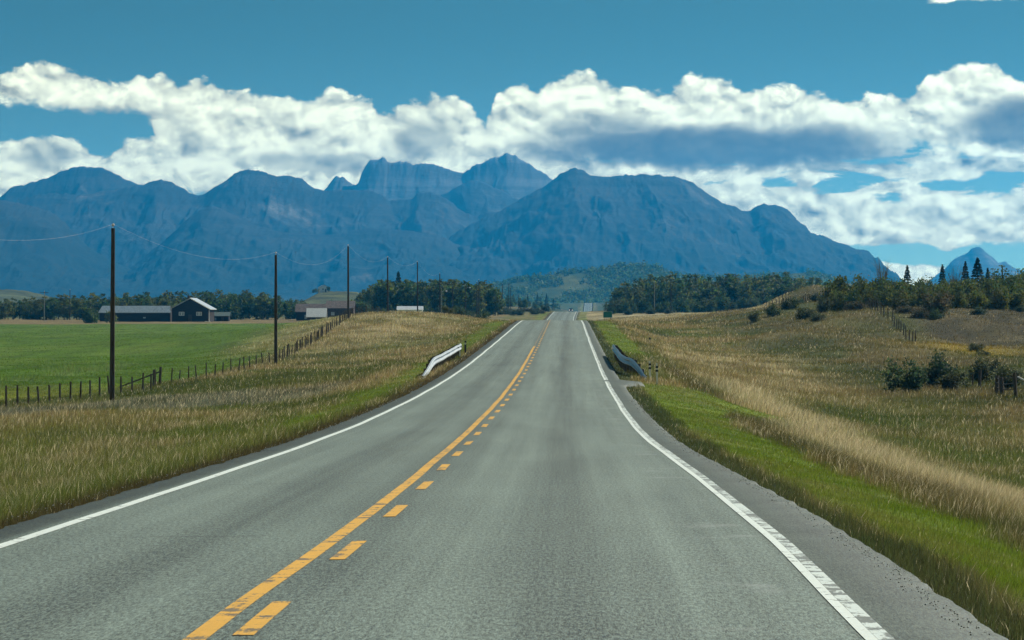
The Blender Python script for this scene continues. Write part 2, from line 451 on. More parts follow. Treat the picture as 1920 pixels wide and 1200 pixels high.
    fc = mixc(mixc(FIELD, (.115, .19, .02), sstep(.4, .7, n1)), (.20, .215, .03), (1 - sstep(240, 290, y)) * .8)
    fc = mixc(fc, (.20, .27, .09), tuft * .6)
    c = mixc(c, fc, g); h = h * (1 - g) + (.12 + .30 * tuft) * g; heads = heads * (1 - g)
    bl = L * sstep(955, 985, y) * sstep(14, 20, a) * (1 - sstep(1150, 1250, y))
    c = mixc(c, mixc((.20, .145, .065), (.27, .21, .10), n2), bl * .9)
    # woodland floor far away
    w = sstep(1250, 1500, y)
    wc = mixc((.045, .07, .028), (.15, .13, .05), sstep(.5, .66, fbm(x / 45, y / 130, 4, 15)))
    wc = mixc(wc, (.055, .10, .03), sstep(.5, .65, fbm(x / 60, y / 200, 3, 19)) * .7)
    c = mixc(c, wc, w * sstep(6, 12, a))
    return c * .84, h, heads


tx, ty = TX.ravel(), TY.ravel()
gc, _, _ = cover(tx, ty)
m, g, b = new_mat('meadow_soil', .95, .1)
x, y, z = g.sep(g.node('ShaderNodeTexCoord').outputs['Object'])
n = g.noise(g.vec(x, y * .45, z), 2.6, 6, .65); n2 = g.noise(g.vec(x, y * .3, z), .22, 5, .6)
setc(g, b, g.scale(g.attr('tint').outputs['Vector'], n.step(.25, .75) * .7 + n2.step(.3, .7) * .5 + .28))
g.l.new(g.bump(n, .6, .12), b.inputs['Normal'])
tag(link('ground', grid_mesh('ground', np.stack([TX, TY, TZ], -1), True, None, gc), m), kind='structure')

# ------------------------------------------------------------------ pavement
def strip(name, D, S, lift, mat, wob=None):
    """sheet following the road: S list of offsets (or per-row arrays)"""
    D = np.asarray(D, float); X0 = xc(D); Z0 = zr(D) + CZ
    cols = []; lay = []
    for s in S:
        s = np.broadcast_to(np.asarray(s, float), D.shape)
        cols.append(np.stack([X0 + s, D, Z0 - .014 * np.abs(s) + lift], -1)); lay.append(np.stack([s, D], -1))
    return tag(link(name, grid_mesh(name, np.stack(cols, 1), True, np.stack(lay, 1)), mat), kind='structure')


pd = np.concatenate([np.arange(-40, 12, 4), np.arange(12, 100, .3), np.arange(100, 130, .5), np.arange(130, 620, 1.5), np.arange(620, 1400, 6), np.arange(1400, 5000, 30)])


def asphalt_mat():
    m, g, b = new_mat('worn_asphalt', .68, .34)
    s, d, _ = g.sep(g.attr('lay').outputs['Vector'])
    grain = g.noise(g.vec(s * 34.0, d * 4.6), 1.0, 3, .75)
    grain2 = g.noise(g.vec(s * 90.0, d * 11.0, 3.0), 1.0, 2, .7)
    patch = g.noise(g.vec(s * .9, d * .035), 1.0, 5, .6)
    streak = g.noise(g.vec(s * 3.4, d * .02, 7.0), 1.0, 4, .6)
    blot = g.noise(g.vec(s * .55, d * .09, 2.0), 1.0, 6, .65)
    gau = lambda c, w: ((s - c) / w).pw(2.0) * -1.0
    ga = lambda c, w: (((s - c) * (1.0 / w)) * ((s - c) * (1.0 / w)) * -1.0).exp()
    sc = g.noise(g.vec(s * 1.1, d * .8, 5.0), 1.0, 5, .65)
    tone = g.num(1.0) + (patch - .5) * .6 + (streak - .5) * .85 + (blot - .5) * .65
    tone = tone - ga(1.75, .40) * .30 - ga(-1.75, .42) * .27 - ga(-.28, .45) * .26 + ga(.85, .33) * .12 + ga(2.75, .36) * .11 + ga(-2.7, .33) * .09 + ga(-.95, .25) * .06
    tone = tone - ga(-3.1, .10) * .1 * streak
    tone = tone + (grain.step(.34, .66) - .5) * .95 + (grain2.step(.32, .68) - .5) * .8
    # shoulder is older and browner
    sh = (s.ab() + (blot - .5) * .1).step(3.62, 3.78)
    tone = tone * (g.num(1.0) - sh * .22) + sh * (sc - .5) * .7
    col = g.scale(g.mix(sh, (.137, .174, .147), (.088, .110, .090)), tone.mx(.18))
    # transverse cracks and sealed joints
    ck = g.num(0.0)
    for d0, a0, a1, w, k in ((36.4, -2.6, -1.0, .05, .8), (33.4, -2.4, -1.6, .05, .6), (52.2, -3.3, .1, .06, .8), (52.6, .7, 2.9, .05, .45), (71, -3.3, -.6, .06, .5), (203, -3.6, .2, .22, .9), (204.5, -3.6, 3.6, .2, .5),
                             (128, .2, 3.5, .10, .5), (96, -3.2, 3.2, .07, .35), (330, -3.5, 3.5, .3, .4), (166.5, 2.0, 4.4, .22, .8), (62.5, 3.75, 4.3, .2, .9), (76, 3.8, 4.4, .25, .8)):
        wv = (g.noise(g.vec(s * 1.6, d0), 1.0, 4, .6) - .5) * (w * 9)
        ck = ck.mx(((d - d0 + wv).ab() * -1.0 + w).step(0.0, w * .7) * s.step(a0, a0 + .4) * (g.num(1.0) - s.step(a1 - .4, a1)) * k)
    wand = g.voro(g.vec(s * .8 + (patch - .5) * 2.0, d * .06), 1.0)
    lng = g.noise(g.vec(s * 5.0, d * .05, 11.0), 1.0, 3, .5)
    lc = ((lng - .5).ab() * -1.0 + .012).step(0, .01) * s.step(2.1, 2.5) * (g.num(1.0) - s.step(3.3, 3.5)) * d.step(60, 140) * .35
    col = g.mix((ck.mx(lc)).mn(1.0), col, (.025, .028, .027))
    # pale scuffs beside the right line
    col = g.mix(sc.step(.53, .70) * s.step(2.3, 3.3) * (g.num(1.0) - s.step(3.55, 3.8)) * .6, col, (.26, .29, .265))
    setc(g, b, col)
    g.l.new((g.num(.66) + (grain - .5) * .3 + (patch - .5) * .15).v, b.inputs['Roughness'])
    g.l.new(g.bump(grain * .7 + grain2 * .5, .35, .012), b.inputs['Normal'])
    return m


ASPH = asphalt_mat()
wr = (fbm(pd / 1.1, pd * 0 + 2.5, 4, 8) - .5); wl = (fbm(pd / 1.2, pd * 0 + 9.5, 4, 12) - .5)
fe = np.interp(pd, [0, 40, 150, 200, 400], [1, 1, 1, .6, .6])
apron = .9 * np.exp(-((pd - 163) / 4.5) ** 4)
wr = wr * .6 + .4 * (fbm(pd * 1.9, pd * 0 + 4.5, 3, 18) - .5); wl = wl + .7 * (fbm(pd * 1.9, pd * 0 + 14.5, 3, 28) - .5)
eL = -4.13 - .16 * wl; eR = 4.24 + .17 * wr + .36 * (1 - sstep(30, 85, pd)) + apron
strip('road', pd, [eL - .12, eL, -3.5, -2.6, -1.7, -.8, 0, .9, 1.8, 2.7, 3.5, 4.0, eR, eR + .14], 0, ASPH)
o = bpy.data.objects['road']
P = np.empty(len(o.data.vertices) * 3, np.float32); o.data.vertices.foreach_get('co', P); P = P.reshape(-1, 14, 3)
P[:, 0, 2] -= .14; P[:, -1, 2] -= .14
o.data.vertices.foreach_set('co', P.ravel()); o.data.update()


def paint_mat(name, col, amt):
    m, g, b = new_mat(name, .55, .4)
    s, d, _ = g.sep(g.attr('lay').outputs['Vector'])
    n = g.noise(g.vec(s * 34.0, d * 5.0), 1.0, 4, .7); n2 = g.noise(g.vec(s * 5.0, d * .35), 1.0, 5, .65); bar = g.noise(g.vec(s * 3.0, d * 3.2), 1.0, 3, .6)
    wear = (n * .55 + n2 * .6 + bar.step(.35, .72) * .32).step(.80 - amt, .93 - amt)
    setc(g, b, g.mix(wear * .85, g.scale(col, n * .35 + n2 * .25 + .70), (.10, .105, .09)))
    return m


WHITE = paint_mat('white_road_paint', (.72, .78, .72), -.02)
WORN = paint_mat('scuffed_white_road_paint', (.66, .73, .68), .17)
YELL = paint_mat('yellow_road_paint', (.74, .40, .055), .07)
ld = pd[(pd > 12)]
wv = lambda D, k: (fbm(np.asarray(D) / 14, np.asarray(D) * 0 + k, 3, 40 + k) - .5) * .055
lift = lambda D: .005 + np.clip(D, 0, 4000) * 1.2e-5
wid = lambda D: np.interp(D, [0, 300, 1000, 4000], [1, 1, 1.25, 2.2])
el = lambda name, D, s0, s1, mt, k: strip(name, D, [s0 + wv(D, k), (s0 + s1) / 2 + wv(D, k), s1 + wv(D, k)], lift(D), mt)
el('edge_line', ld, -3.62, -3.62 + .14, WHITE, 1)
for lo, hi in ((12, 164.5), (167.5, 4990)):
    q = ld[(ld > lo) & (ld < hi)]; q = np.concatenate([[max(lo, 12)], q, [min(hi, 4960)]]) if lo > 12 else np.concatenate([q, [hi]])
    k = .17 * (1 - sstep(30, 95, q)); el('edge_line', q, 3.53 + k, 3.61 + k, WHITE, 2)
    el('edge_line_scuffs', q, 3.612 + k, 3.72 + k, WORN, 2)
q = np.concatenate([ld[ld < 264], [264]])
el('centre_line', q, -.53, -.385, YELL, 3)
el('centre_line', ld[(ld > 264) & (ld < 700)], -.50, -.42, paint_mat('faded_yellow_road_paint', (.32, .22, .07), .2), 3)
# dashes beside the solid line: a separate marking each
d0 = 23.1 - 8.63
while d0 < 470:
    D = np.linspace(d0, d0 + 3.2, 8)
    el('centre_dash', D, -.255, -.12, YELL, 3)
    d0 += 8.63

# ================================================================== HILLS AND MOUNTAINS
def ridge_mesh(name, crest, D0, front, back, base_px, seed, jag=1.0, step=2.0, rows=70, spur=1.0, skirt=40, fold=1.0, lean=(0, 0)):
    """a mountain: crest line (px), distance of the crest, depth of its front and back slopes, foot level"""
    cx = np.array([p[0] for p in crest], float); cy = np.array([p[1] for p in crest], float)
    px = np.arange(cx[0], cx[-1] + .1, step)
    k = D0 / F
    X = (px - 960) * k
    t = np.concatenate([np.linspace(-1, 0, rows) ** 1, np.linspace(0, 1, 14)[1:]])
    T, XX = np.meshgrid(t, X, indexing='ij')
    zb = (600 - base_px) * k
    span = (cx[-1] - cx[0]) * k
    # spurs: the crest profile slides sideways as it comes forward, so the ridges run down to the plain
    sl = (fbm(XX / (260 * k), T * 1.3 + seed, 3, seed) - .5) * 2
    shift = (lean[0] + lean[1] * sl) * 60 * k * np.clip(-T, 0, 1)
    pxs = np.clip((XX + shift) / k + 960, cx[0], cx[-1])
    zc_ = (600 - pchip(cx, cy, pxs.ravel()).reshape(pxs.shape)) * k
    h = zc_ - zb
    prof = np.where(T < 0, (1 + T) ** (1.15 - .25 * sl) , (1 - T) ** 1.3)
    rid = fbm(XX / (70 * k) + .6 * T, T * front / (150 * k) + seed, 6, seed + 5, .5, True)
    gul = fbm(XX / (22 * k) + 1.5 * T, T * front / (120 * k), 4, seed + 9, .55, True)
    a = np.clip(np.abs(T), 0, 1)
    env = np.clip(a * 5, 0, 1) * np.clip((1 - a) * 3, 0, 1)
    z = zb + h * prof + env * ((rid - .62) * 85 * k * spur * fold + (gul - .6) * 26 * k * spur * fold) * .34 * np.clip(h / (90 * k), .1, 1)
    cj = (fbm(XX / (11 * k), T * 9 + 3, 5, seed + 2, .62) - .5) * 13 * k * jag * np.exp(-a * 9) * np.clip(h / (30 * k), 0, 1)
    z = z + cj
    Y = D0 + np.where(T < 0, T * front, T * back)
    XX = XX + (fbm(XX / (60 * k), T * 3, 3, seed + 30) - .5) * 30 * k * env
    P = np.stack([XX, Y, z + CZ], -1)
    return grid_mesh(name, P, True)


def rock_mat(name, forest, rock, scree, tree_line):
    m, g, b = new_mat(name, .95, .1)
    P = g.node('ShaderNodeTexCoord').outputs['Object']
    x, y, z = g.sep(P)
    nrm = g.sep(g.node('ShaderNodeNewGeometry').outputs['Normal'])
    n1 = g.noise(g.vec(x, y, z), .0022, 7, .62); n2 = g.noise(g.vec(x, y * .6, z * 1.6), .009, 6, .65)
    st = g.noise(g.vec(x * .0035 + z * .0022, y * .0012, z * .0009), 1.0, 6, .65)   # chutes running down
    band = g.noise(g.vec(x * .0006, y * .0006, z * .035), 1.0, 4, .6)               # rock strata
    hi = (z + (n1 - .5) * 420.0).step(tree_line - 90, tree_line + 120)
    c = g.mix(hi, forest, g.mix(band.step(.42, .6), rock, tuple(q * .55 for q in rock)))
    c = g.mix(st.step(.56, .70) * n2.step(.38, .62) * .95, c, scree)
    c = g.mix(n1.step(.55, .7) * .25 * (g.num(1.0) - hi), c, (.07, .075, .04))
    setc(g, b, c)
    g.l.new(g.bump(n2, .5, 25.0), b.inputs['Normal'])
    return m


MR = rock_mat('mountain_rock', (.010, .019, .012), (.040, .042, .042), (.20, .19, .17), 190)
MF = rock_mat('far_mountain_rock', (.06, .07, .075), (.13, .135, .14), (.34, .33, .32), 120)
MO = []
def mountain(crest, D0, front, back, seed, mat, base=566, **k):
    o = tag(link('mountain', ridge_mesh('mountain', crest, D0, front, back, base, seed, **k), mat), kind='structure'); MO.append(o); return o


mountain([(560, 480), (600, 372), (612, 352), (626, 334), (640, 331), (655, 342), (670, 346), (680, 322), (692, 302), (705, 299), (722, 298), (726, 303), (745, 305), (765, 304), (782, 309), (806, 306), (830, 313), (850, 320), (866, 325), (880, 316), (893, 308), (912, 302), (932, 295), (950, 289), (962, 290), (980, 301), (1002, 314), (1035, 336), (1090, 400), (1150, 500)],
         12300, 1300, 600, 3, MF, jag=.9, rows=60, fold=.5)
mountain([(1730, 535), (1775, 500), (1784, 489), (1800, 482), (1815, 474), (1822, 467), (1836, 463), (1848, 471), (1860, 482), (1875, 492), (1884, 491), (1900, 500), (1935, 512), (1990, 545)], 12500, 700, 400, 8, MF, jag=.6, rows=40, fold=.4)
mountain([(-220, 420), (-120, 410), (-40, 390), (0, 370), (20, 352), (50, 344), (75, 338), (105, 326), (128, 318), (145, 313), (180, 313), (200, 318), (225, 330), (250, 342), (268, 350), (320, 395), (400, 450), (480, 520)], 11400, 1300, 600, 12, MR, jag=.6, rows=60)
mountain([(700, 470), (760, 420), (820, 370), (845, 357), (868, 346), (892, 338), (915, 346), (940, 357), (970, 374), (1010, 400), (1080, 470)], 11500, 900, 500, 15, MR, jag=.5, rows=50)
mountain([(-260, 440), (-150, 420), (-60, 385), (30, 378), (90, 362), (160, 364), (200, 358), (240, 350), (268, 346), (290, 339), (308, 337), (322, 342), (345, 354), (372, 367), (400, 352), (430, 333), (450, 322), (466, 318), (488, 320), (510, 328), (545, 330), (566, 334), (580, 345), (592, 354), (612, 357), (650, 355), (690, 357), (712, 364), (735, 376), (765, 374), (790, 362), (812, 362), (840, 374), (862, 392), (890, 404), (930, 396), (985, 420), (1060, 480)],
         10700, 1500, 700, 19, MR, jag=.6, rows=80, lean=(0, .8))
mountain([(-260, 400), (-100, 380), (0, 376), (45, 382), (80, 392), (110, 408), (140, 436), (175, 470), (230, 498), (300, 528), (360, 555)], 9300, 1200, 600, 23, MR, base=572, jag=.5, rows=60, lean=(.4, .5))
mountain([(180, 560), (250, 500), (320, 440), (360, 405), (398, 387), (430, 398), (470, 418), (540, 436), (620, 440), (690, 428), (760, 432), (830, 446), (880, 470), (960, 500), (1040, 555)], 9700, 1300, 600, 27, MR, base=572, jag=.4, rows=70, lean=(0, .6))
mountain([(720, 540), (800, 480), (862, 432), (900, 412), (935, 395), (962, 382), (990, 366), (1020, 349), (1040, 336), (1058, 322), (1075, 315), (1090, 318), (1108, 327), (1130, 331), (1150, 330), (1180, 327), (1225, 328), (1262, 332), (1290, 338), (1306, 348), (1326, 362), (1346, 376), (1370, 386), (1392, 393), (1402, 397), (1416, 388), (1436, 383), (1452, 382), (1470, 389), (1482, 398), (1492, 410), (1510, 424), (1518, 432), (1542, 442), (1580, 457), (1606, 467), (1626, 470), (1638, 482), (1650, 500), (1664, 520), (1700, 560)],
         10000, 1500, 800, 33, MR, base=574, jag=.7, rows=90, lean=(0, .7))

# rounded wooded hill behind the road, and lower grassy rises
def hill_mat():
    m, g, b = new_mat('hill_scrub', .95, .1)
    x, y, z = g.sep(g.node('ShaderNodeTexCoord').outputs['Object'])
    n1 = g.noise(g.vec(x, y * .35, z * 1.5), .014, 6, .65); n2 = g.noise(g.vec(x, y, z), .09, 5, .7)
    c = g.mix(n1.step(.42, .6), (.035, .065, .014), (.12, .13, .028))
    c = g.mix(n1.step(.64, .76) * .6, c, (.17, .15, .06))
    setc(g, b, g.scale(c, n2 * 1.1 + .45))
    return m


HM = hill_mat()
def hill(crest, D0, front, back, base, seed, mat=HM, **k):
    return tag(link('hill', ridge_mesh('hill', crest, D0, front, back, base, seed, jag=.25, spur=.28, **k), mat), kind='structure')


hill([(800, 575), (870, 556), (930, 534), (960, 527), (1000, 521), (1050, 512), (1100, 507), (1150, 499), (1178, 496), (1205, 498), (1235, 504), (1262, 514), (1300, 519), (1350, 521), (1420, 518), (1480, 514), (1510, 511), (1530, 514), (1560, 522), (1620, 540), (1720, 570)], 4650, 380, 500, 577, 41)
GM = simple('dry_hill_grass', (.075, .085, .03), .95, .1, var=.6, scale=.03)
hl1 = hill([(-260, 550), (-60, 540), (0, 543), (35, 544), (70, 550), (110, 560), (180, 585)], 3200, 500, 400, 598, 45, GM, rows=30)
hl2 = hill([(530, 598), (565, 570), (590, 553), (605, 547), (640, 546), (680, 549), (730, 556), (800, 572), (860, 592)], 2400, 400, 300, 600, 47, GM, rows=30)

# ================================================================== AIR
def haze_box(x0, x1, y0, y1, z0, z1):
    mb = MB().box(x0, x1, y0, y1, z0, z1)
    m = bpy.data.materials.new('blue_air'); m.use_nodes = True
    t = m.node_tree; t.nodes.remove(t.nodes['Principled BSDF'])
    v = t.nodes.new('ShaderNodeVolumePrincipled')
    v.inputs['Color'].default_value = HAZE_COL
    v.inputs['Density'].default_value = HAZE_D
    v.inputs['Anisotropy'].default_value = .45
    t.links.new(v.outputs[0], t.nodes['Material Output'].inputs['Volume'])
    return tag(mb.build('haze', m), kind='stuff')


HAZE_COL = (.02, .44, 1.0, 1); HAZE_D = 6.6e-5
haze_box(-9000, 9000, -600, 13400, -60, 580)

# ================================================================== SKY, SUN, CAMERA
w = bpy.data.worlds.new('World'); SC.world = w; w.use_nodes = True
t = w.node_tree; g = G(t)
bg = t.nodes['Background']
sky = g.node('ShaderNodeTexSky', sky_type='NISHITA'); sky.sun_disc = False
sky.sun_elevation = R(SUN_EL); sky.sun_rotation = R(SUN_AZ); sky.air_density = 1.0; sky.dust_density = .4; sky.ozone_density = 3.0
dx, dy, dz = g.sep(g.node('ShaderNodeTexCoord').outputs['Generated'])
az = dx._m('ARCTAN2', dy); el_ = dz._m('ARCSINE')
# the deep upper blue comes well down toward the horizon on this clear day
up = (dz.mx(0.0) * 4.0 + .05)
hor = (g.num(1.0) - dz * dz).mx(.01).pw(.5)
g.l.new(g.vec(dx, dy, up), sky.inputs['Vector'])
U = az * F + 960.0; V = el_ * -F + 600.0     # degrees turned into the units the cloud heights are listed in
P1 = g.vec(U / 150.0, V / 92.0, 1.3)
wn = g.noise(P1, 1.0, 4, .55, color=True)
wx, wy, _ = g.sep(wn)
Uw = U + (wx - .5) * 70.0; Vw = V + (wy - .5) * 46.0
def cloud_noise(u, v):
    a = g.noise(g.vec(u / 105.0, v / 70.0, 4.0), 1.0, 9, .58)
    b_ = g.voro(g.vec(u / 62.0, v / 48.0, 2.0), 1.0, True, 3.0)
    return a * .68 + (g.num(1.0) - b_) * .36
N0 = cloud_noise(Uw, Vw)
N1 = cloud_noise(Uw + 10.0, Vw - 13.0)
relief = (N0 - N1)                    # side toward the sun
fine = g.noise(g.vec((U + V * .7) / 30.0, (V - U * .25) / 17.0, 9.0), 1.0, 9, .64)
lowf = g.noise(g.vec(Uw / 230.0, Vw / 105.0, 6.0), 1.0, 4, .5)
str_ = g.noise(g.vec(Uw / 165.0, Vw / 33.0, 3.0), 1.0, 8, .58) * .72 + (g.num(1.0) - g.voro(g.vec(Uw / 84.0, Vw / 28.0, 5.0), 1.0, True, 3.0)) * .22
cv = lambda pts: g.curve(U, pts, -300, 2200, 0, 520)
Tup = cv([(-300, 140), (-100, 150), (-40, 140), (0, 136), (45, 120), (90, 116), (135, 118), (175, 136), (225, 144), (265, 132), (300, 130), (345, 152), (375, 138), (420, 148), (470, 166), (530, 172), (575, 186), (620, 160), (680, 168), (728, 192), (760, 178), (815, 172), (860, 178), (888, 205), (903, 216), (922, 190), (948, 152), (985, 146), (1004, 160), (1030, 142), (1062, 126), (1090, 122), (1130, 142), (1180, 152), (1240, 158), (1300, 142), (1350, 142), (1400, 158), (1470, 150), (1530, 172), (1590, 172), (1640, 166), (1700, 168), (1735, 142), (1775, 122), (1830, 112), (1875, 122), (1920, 142), (2050, 130), (2200, 160)])
Bup = cv([(-300, 215), (0, 205), (60, 210), (110, 216), (180, 221), (250, 226), (282, 236), (300, 300), (340, 360), (500, 400), (760, 400), (900, 400), (1000, 360), (1100, 306), (1250, 300), (1400, 304), (1560, 298), (1700, 290), (1800, 300), (1920, 310), (2200, 300)])
Tlo = cv([(-300, 260), (0, 256), (40, 250), (90, 250), (150, 258), (190, 272), (215, 268), (240, 256), (290, 252), (330, 300), (420, 380), (2200, 380)])
def bank(T, B, sn, st, sb, nz):
    e = ((V - T + nz * sn) / st).mn((B - V + nz * (sn * .8)) / sb)
    return e
nz = (N0 - .52) * 2.0 + (fine - .5) * .95
e1 = bank(Tup, Bup, 34.0, 17.0, 22.0, nz)
e2 = bank(Tlo, g.num(470.0), 30.0, 15.0, 40.0, nz)
# broken grey-white layers low on the right
e3 = ((str_ - .385) * 9.0 + ((V - 285.0) / 30.0).mn((g.num(462.0) - V) / 12.0).mn((U - 960.0) / 50.0).mn(1.0) + .25 + (lowf - .5) * 2.2 - ((V - 345.0) / 26.0 * ((V - 345.0) / 26.0) * -1.0).exp() * .9 * U.step(1380, 1500))
e3b = ((str_ - .37) * 8.0 + ((V - 292.0) / 22.0).mn((g.num(410.0) - V) / 20.0).mn((U - 960.0) / 40.0).mn((g.num(1420.0) - U) / 60.0).mn(1.0) + .1)
e4 = ((V - cv([(-300, 520), (1560, 520), (1640, 486), (1680, 492), (1730, 490), (1770, 498), (1800, 512), (1860, 520), (2200, 520)]) + nz * 9.0) / 8.0).mn((g.num(560.0) - V) / 20.0)
e5 = ((V - 2.0) * -1.0 / 9.0 + 1.2 + nz * 1.3).mn((U - 1735.0) / 30.0).mn((g.num(1905.0) - U) / 16.0)
blob0 = (((U - 1350.0) / 360.0) * ((U - 1350.0) / 360.0) + ((V - 276.0 + (lowf - .5) * 30.0) / 34.0) * ((V - 276.0 + (lowf - .5) * 30.0) / 34.0)).step(1.3, .5)
al = (blob0 * 1.6 - .5).mx(e1).mx(e2).mx(e3).mx(e3b).mx(e4).mx(e5)
above = V.step(-60, -20)
alpha = al.step(-.1, .62)
# cloud light: bright shoulders, grey undersides
def blob(cx, cy, rx, ry, k):
    a = (U - cx) / rx; b2 = (V - cy + (lowf - .5) * 42.0 + (N0 - .52) * 60.0) / ry
    return (a * a + b2 * b2).step(1.5, .25) * k
dark = blob(1340, 268, 370, 44, 1.0).mx(blob(1130, 252, 130, 44, .75)).mx(blob(1900, 232, 120, 52, .95)).mx(blob(790, 255, 62, 40, .62)).mx(blob(215, 214, 130, 16, .6)).mx(blob(90, 285, 60, 30, .4)).mx(blob(620, 300, 170, 22, .55)).mx(blob(1560, 290, 200, 20, .6)).mx(blob(330, 245, 60, 40, .35))
thin = al.step(-.2, 1.7)
lit = (g.num(.88) + relief * 2.3 + (N0 - .52) * .45 + (lowf - .5) * .35 + (fine - .5) * .3) * (thin * .28 + .72) - e3.step(.3, 1.5) * .12 * (g.num(1.0) - e1.step(-.2, .6))
lit = (lit * (g.num(1.0) - dark * .94)).clamp()
ccol = g.mix(lit, CLOUD_DARK if 'CLOUD_DARK' in globals() else (.10, .085, .075), (1.46, 1.45, .98))
# deepen and cool the clear blue
tintn = g.node('ShaderNodeVectorMath', operation='MULTIPLY'); g.l.new(sky.outputs[0], tintn.inputs[0]); g.l.new(g.mix(dz.step(.015, .085), (.70, .93, .64), (.31, .50, .34)), tintn.inputs[1])
cl10 = g.scale(ccol, 10.0)
col = g.mix(alpha, tintn.outputs[0], cl10)
g.l.new(col, bg.inputs['Color']); bg.inputs['Strength'].default_value = .10
w.cycles.sampling_method = 'MANUAL'; w.cycles.sample_map_resolution = 1024

sd = Vector((math.sin(R(SUN_AZ)) * math.cos(R(SUN_EL)), math.cos(R(SUN_AZ)) * math.cos(R(SUN_EL)), math.sin(R(SUN_EL))))
L = bpy.data.lights.new('sun', 'SUN'); L.energy = 5.0; L.angle = R(.5); L.color = (1.0, .95, .84)
lo = bpy.data.objects.new('sun', L); C.objects.link(lo); lo.rotation_euler = sd.to_track_quat('Z', 'Y').to_euler(); lo.location = (200, -100, 300)

cam = bpy.data.cameras.new('camera'); co = bpy.data.objects.new('camera', cam); C.objects.link(co)
cam.sensor_fit = 'HORIZONTAL'; cam.sensor_width = 36; cam.lens = 36 * F / 1920
cam.clip_start = .5; cam.clip_end = 60000
co.location = (0, 0, CZ); co.rotation_euler = (R(90), 0, 0)
SC.camera = co
SC.view_settings.view_transform = 'Standard'; SC.view_settings.look = 'None'
SC.view_settings.exposure = .3; SC.view_settings.gamma = 1
SC.cycles.use_denoising = True; SC.cycles.adaptive_threshold = .02; SC.cycles.adaptive_min_samples = 32
SC.cycles.volume_bounces = 0; SC.cycles.max_bounces = 6; SC.cycles.diffuse_bounces = 3; SC.cycles.transmission_bounces = 3; SC.cycles.transparent_max_bounces = 8
SC.cycles.sample_clamp_indirect = 6

# ================================================================== VEGETATION
def leaf_mat(name, trans=.45):
    m, g, b = new_mat(name, .7, .25)
    r = g.node('ShaderNodeObjectInfo').outputs['Random']
    rv = E(g.t, r)
    col = g.scale(g.attr('tint').outputs['Vector'], rv * .5 + .75)
    setc(g, b, col)
    tr = g.node('ShaderNodeBsdfTranslucent'); g.l.new(g.scale(col, 1.35), tr.inputs['Color'])
    mx = g.node('ShaderNodeMixShader'); mx.inputs[0].default_value = trans
    g.l.new(b.outputs[0], mx.inputs[1]); g.l.new(tr.outputs[0], mx.inputs[2])
    g.l.new(mx.outputs[0], g.n['Material Output'].inputs['Surface'])
    return m


LEAF = leaf_mat('tree_leaves', .40); NEEDLE = leaf_mat('spruce_needles', .15); BLADE = leaf_mat('grass_blades', .38)
BARK = simple('grey_bark', (.13, .12, .10), .9, .1, var=.4, scale=6)
PALEBARK = simple('pale_poplar_bark', (.27, .27, .23), .9, .1, var=.4, scale=6)


def quads(c, size, rng, tint, up=.3, asp=.62):
    """leaf clumps: a small bent quad at every centre"""
    n = len(c)
    a = rng.normal(size=(n, 3)); a[:, 2] *= .8; a /= np.linalg.norm(a, axis=1)[:, None]
    b = np.cross(a, rng.normal(size=(n, 3))); b /= np.linalg.norm(b, axis=1)[:, None]
    s = (size * rng.uniform(.6, 1.35, n))[:, None]
    V = np.stack([c - a * s, c - b * s * asp, c + a * s, c + b * s * asp], 1).reshape(-1, 3)
    return V, np.arange(4 * n).reshape(n, 4), np.repeat(tint, 4, 0)


def crown(kind, Ht, W, nc, per, leaf, seed, cols):
    rng = np.random.default_rng(seed)
    cols = np.array(cols)
    cc = []
    if kind == 'poplar':
        while len(cc) < nc:
            p = rng.uniform(-1, 1, 3)
            t = (p[2] + 1) / 2
            r = (min(1, t * 3.2) ** .6) * (1 - max(0, t - .35) / .65) ** .55 * .95 + .05
            q = math.hypot(p[0], p[1]) / r
            if q < 1 and (q > .35 or rng.random() < .4): cc.append((p[0] * W / 2, p[1] * W / 2, Ht * (.06 + .94 * t)))
    else:
        k = rng.integers(7, 11)
        lob = [(rng.uniform(-.75, .75), rng.uniform(-.6, .6), rng.uniform(.3, .9) ** 1.2, rng.uniform(.16, .4)) for _ in range(k)]
        while len(cc) < nc:
            L_ = lob[rng.integers(k)]; d = rng.normal(size=3); d /= np.linalg.norm(d); rr = L_[3] * rng.uniform(.4, 1) * (1.5 if rng.random() < .12 else 1)
            x, y, z = L_[0] + d[0] * rr, L_[1] + d[1] * rr, L_[2] * rng.uniform(.25, 1) + d[2] * rr * .55
            if .03 < z < 1.02: cc.append((x * W / 2, y * W / 2, z * Ht))
    cc = np.array(cc)
    sg = W * .085
    ctr = np.repeat(cc, per, 0) + rng.normal(size=(nc * per, 3)) * (sg, sg, sg * .8)
    ctr[:, 2] = np.clip(ctr[:, 2], .03, Ht * 1.03)
    base = cols[rng.integers(len(cols), size=nc)] * rng.uniform(.65, 1.35, (nc, 1))
    tint = np.repeat(base, per, 0) * rng.uniform(.7, 1.3, (nc * per, 1))
    return quads(ctr, leaf, rng, tint)


def spruce(Ht, W, n, seed, leaf):
    rng = np.random.default_rng(seed)
    t = rng.uniform(0, 1, n) ** .75; t = np.round(t * 15) / 15 + rng.normal(size=n) * .012
    r = (1 - t) ** .85 * W / 2 * (.55 + .45 * rng.random(n) ** .4) * (1 + .25 * np.sin(t * 47))
    a = rng.uniform(0, 2 * math.pi, n)
    z = Ht * (.05 + .93 * t) - r * .35
    c = np.stack([np.cos(a) * r, np.sin(a) * r, np.clip(z, .05, Ht)], 1)
    tint = np.array((.022, .045, .024)) * rng.uniform(.6, 1.4, (n, 1))
    V, Q, T = quads(c, leaf, rng, tint, asp=.4)
    return V, Q, T


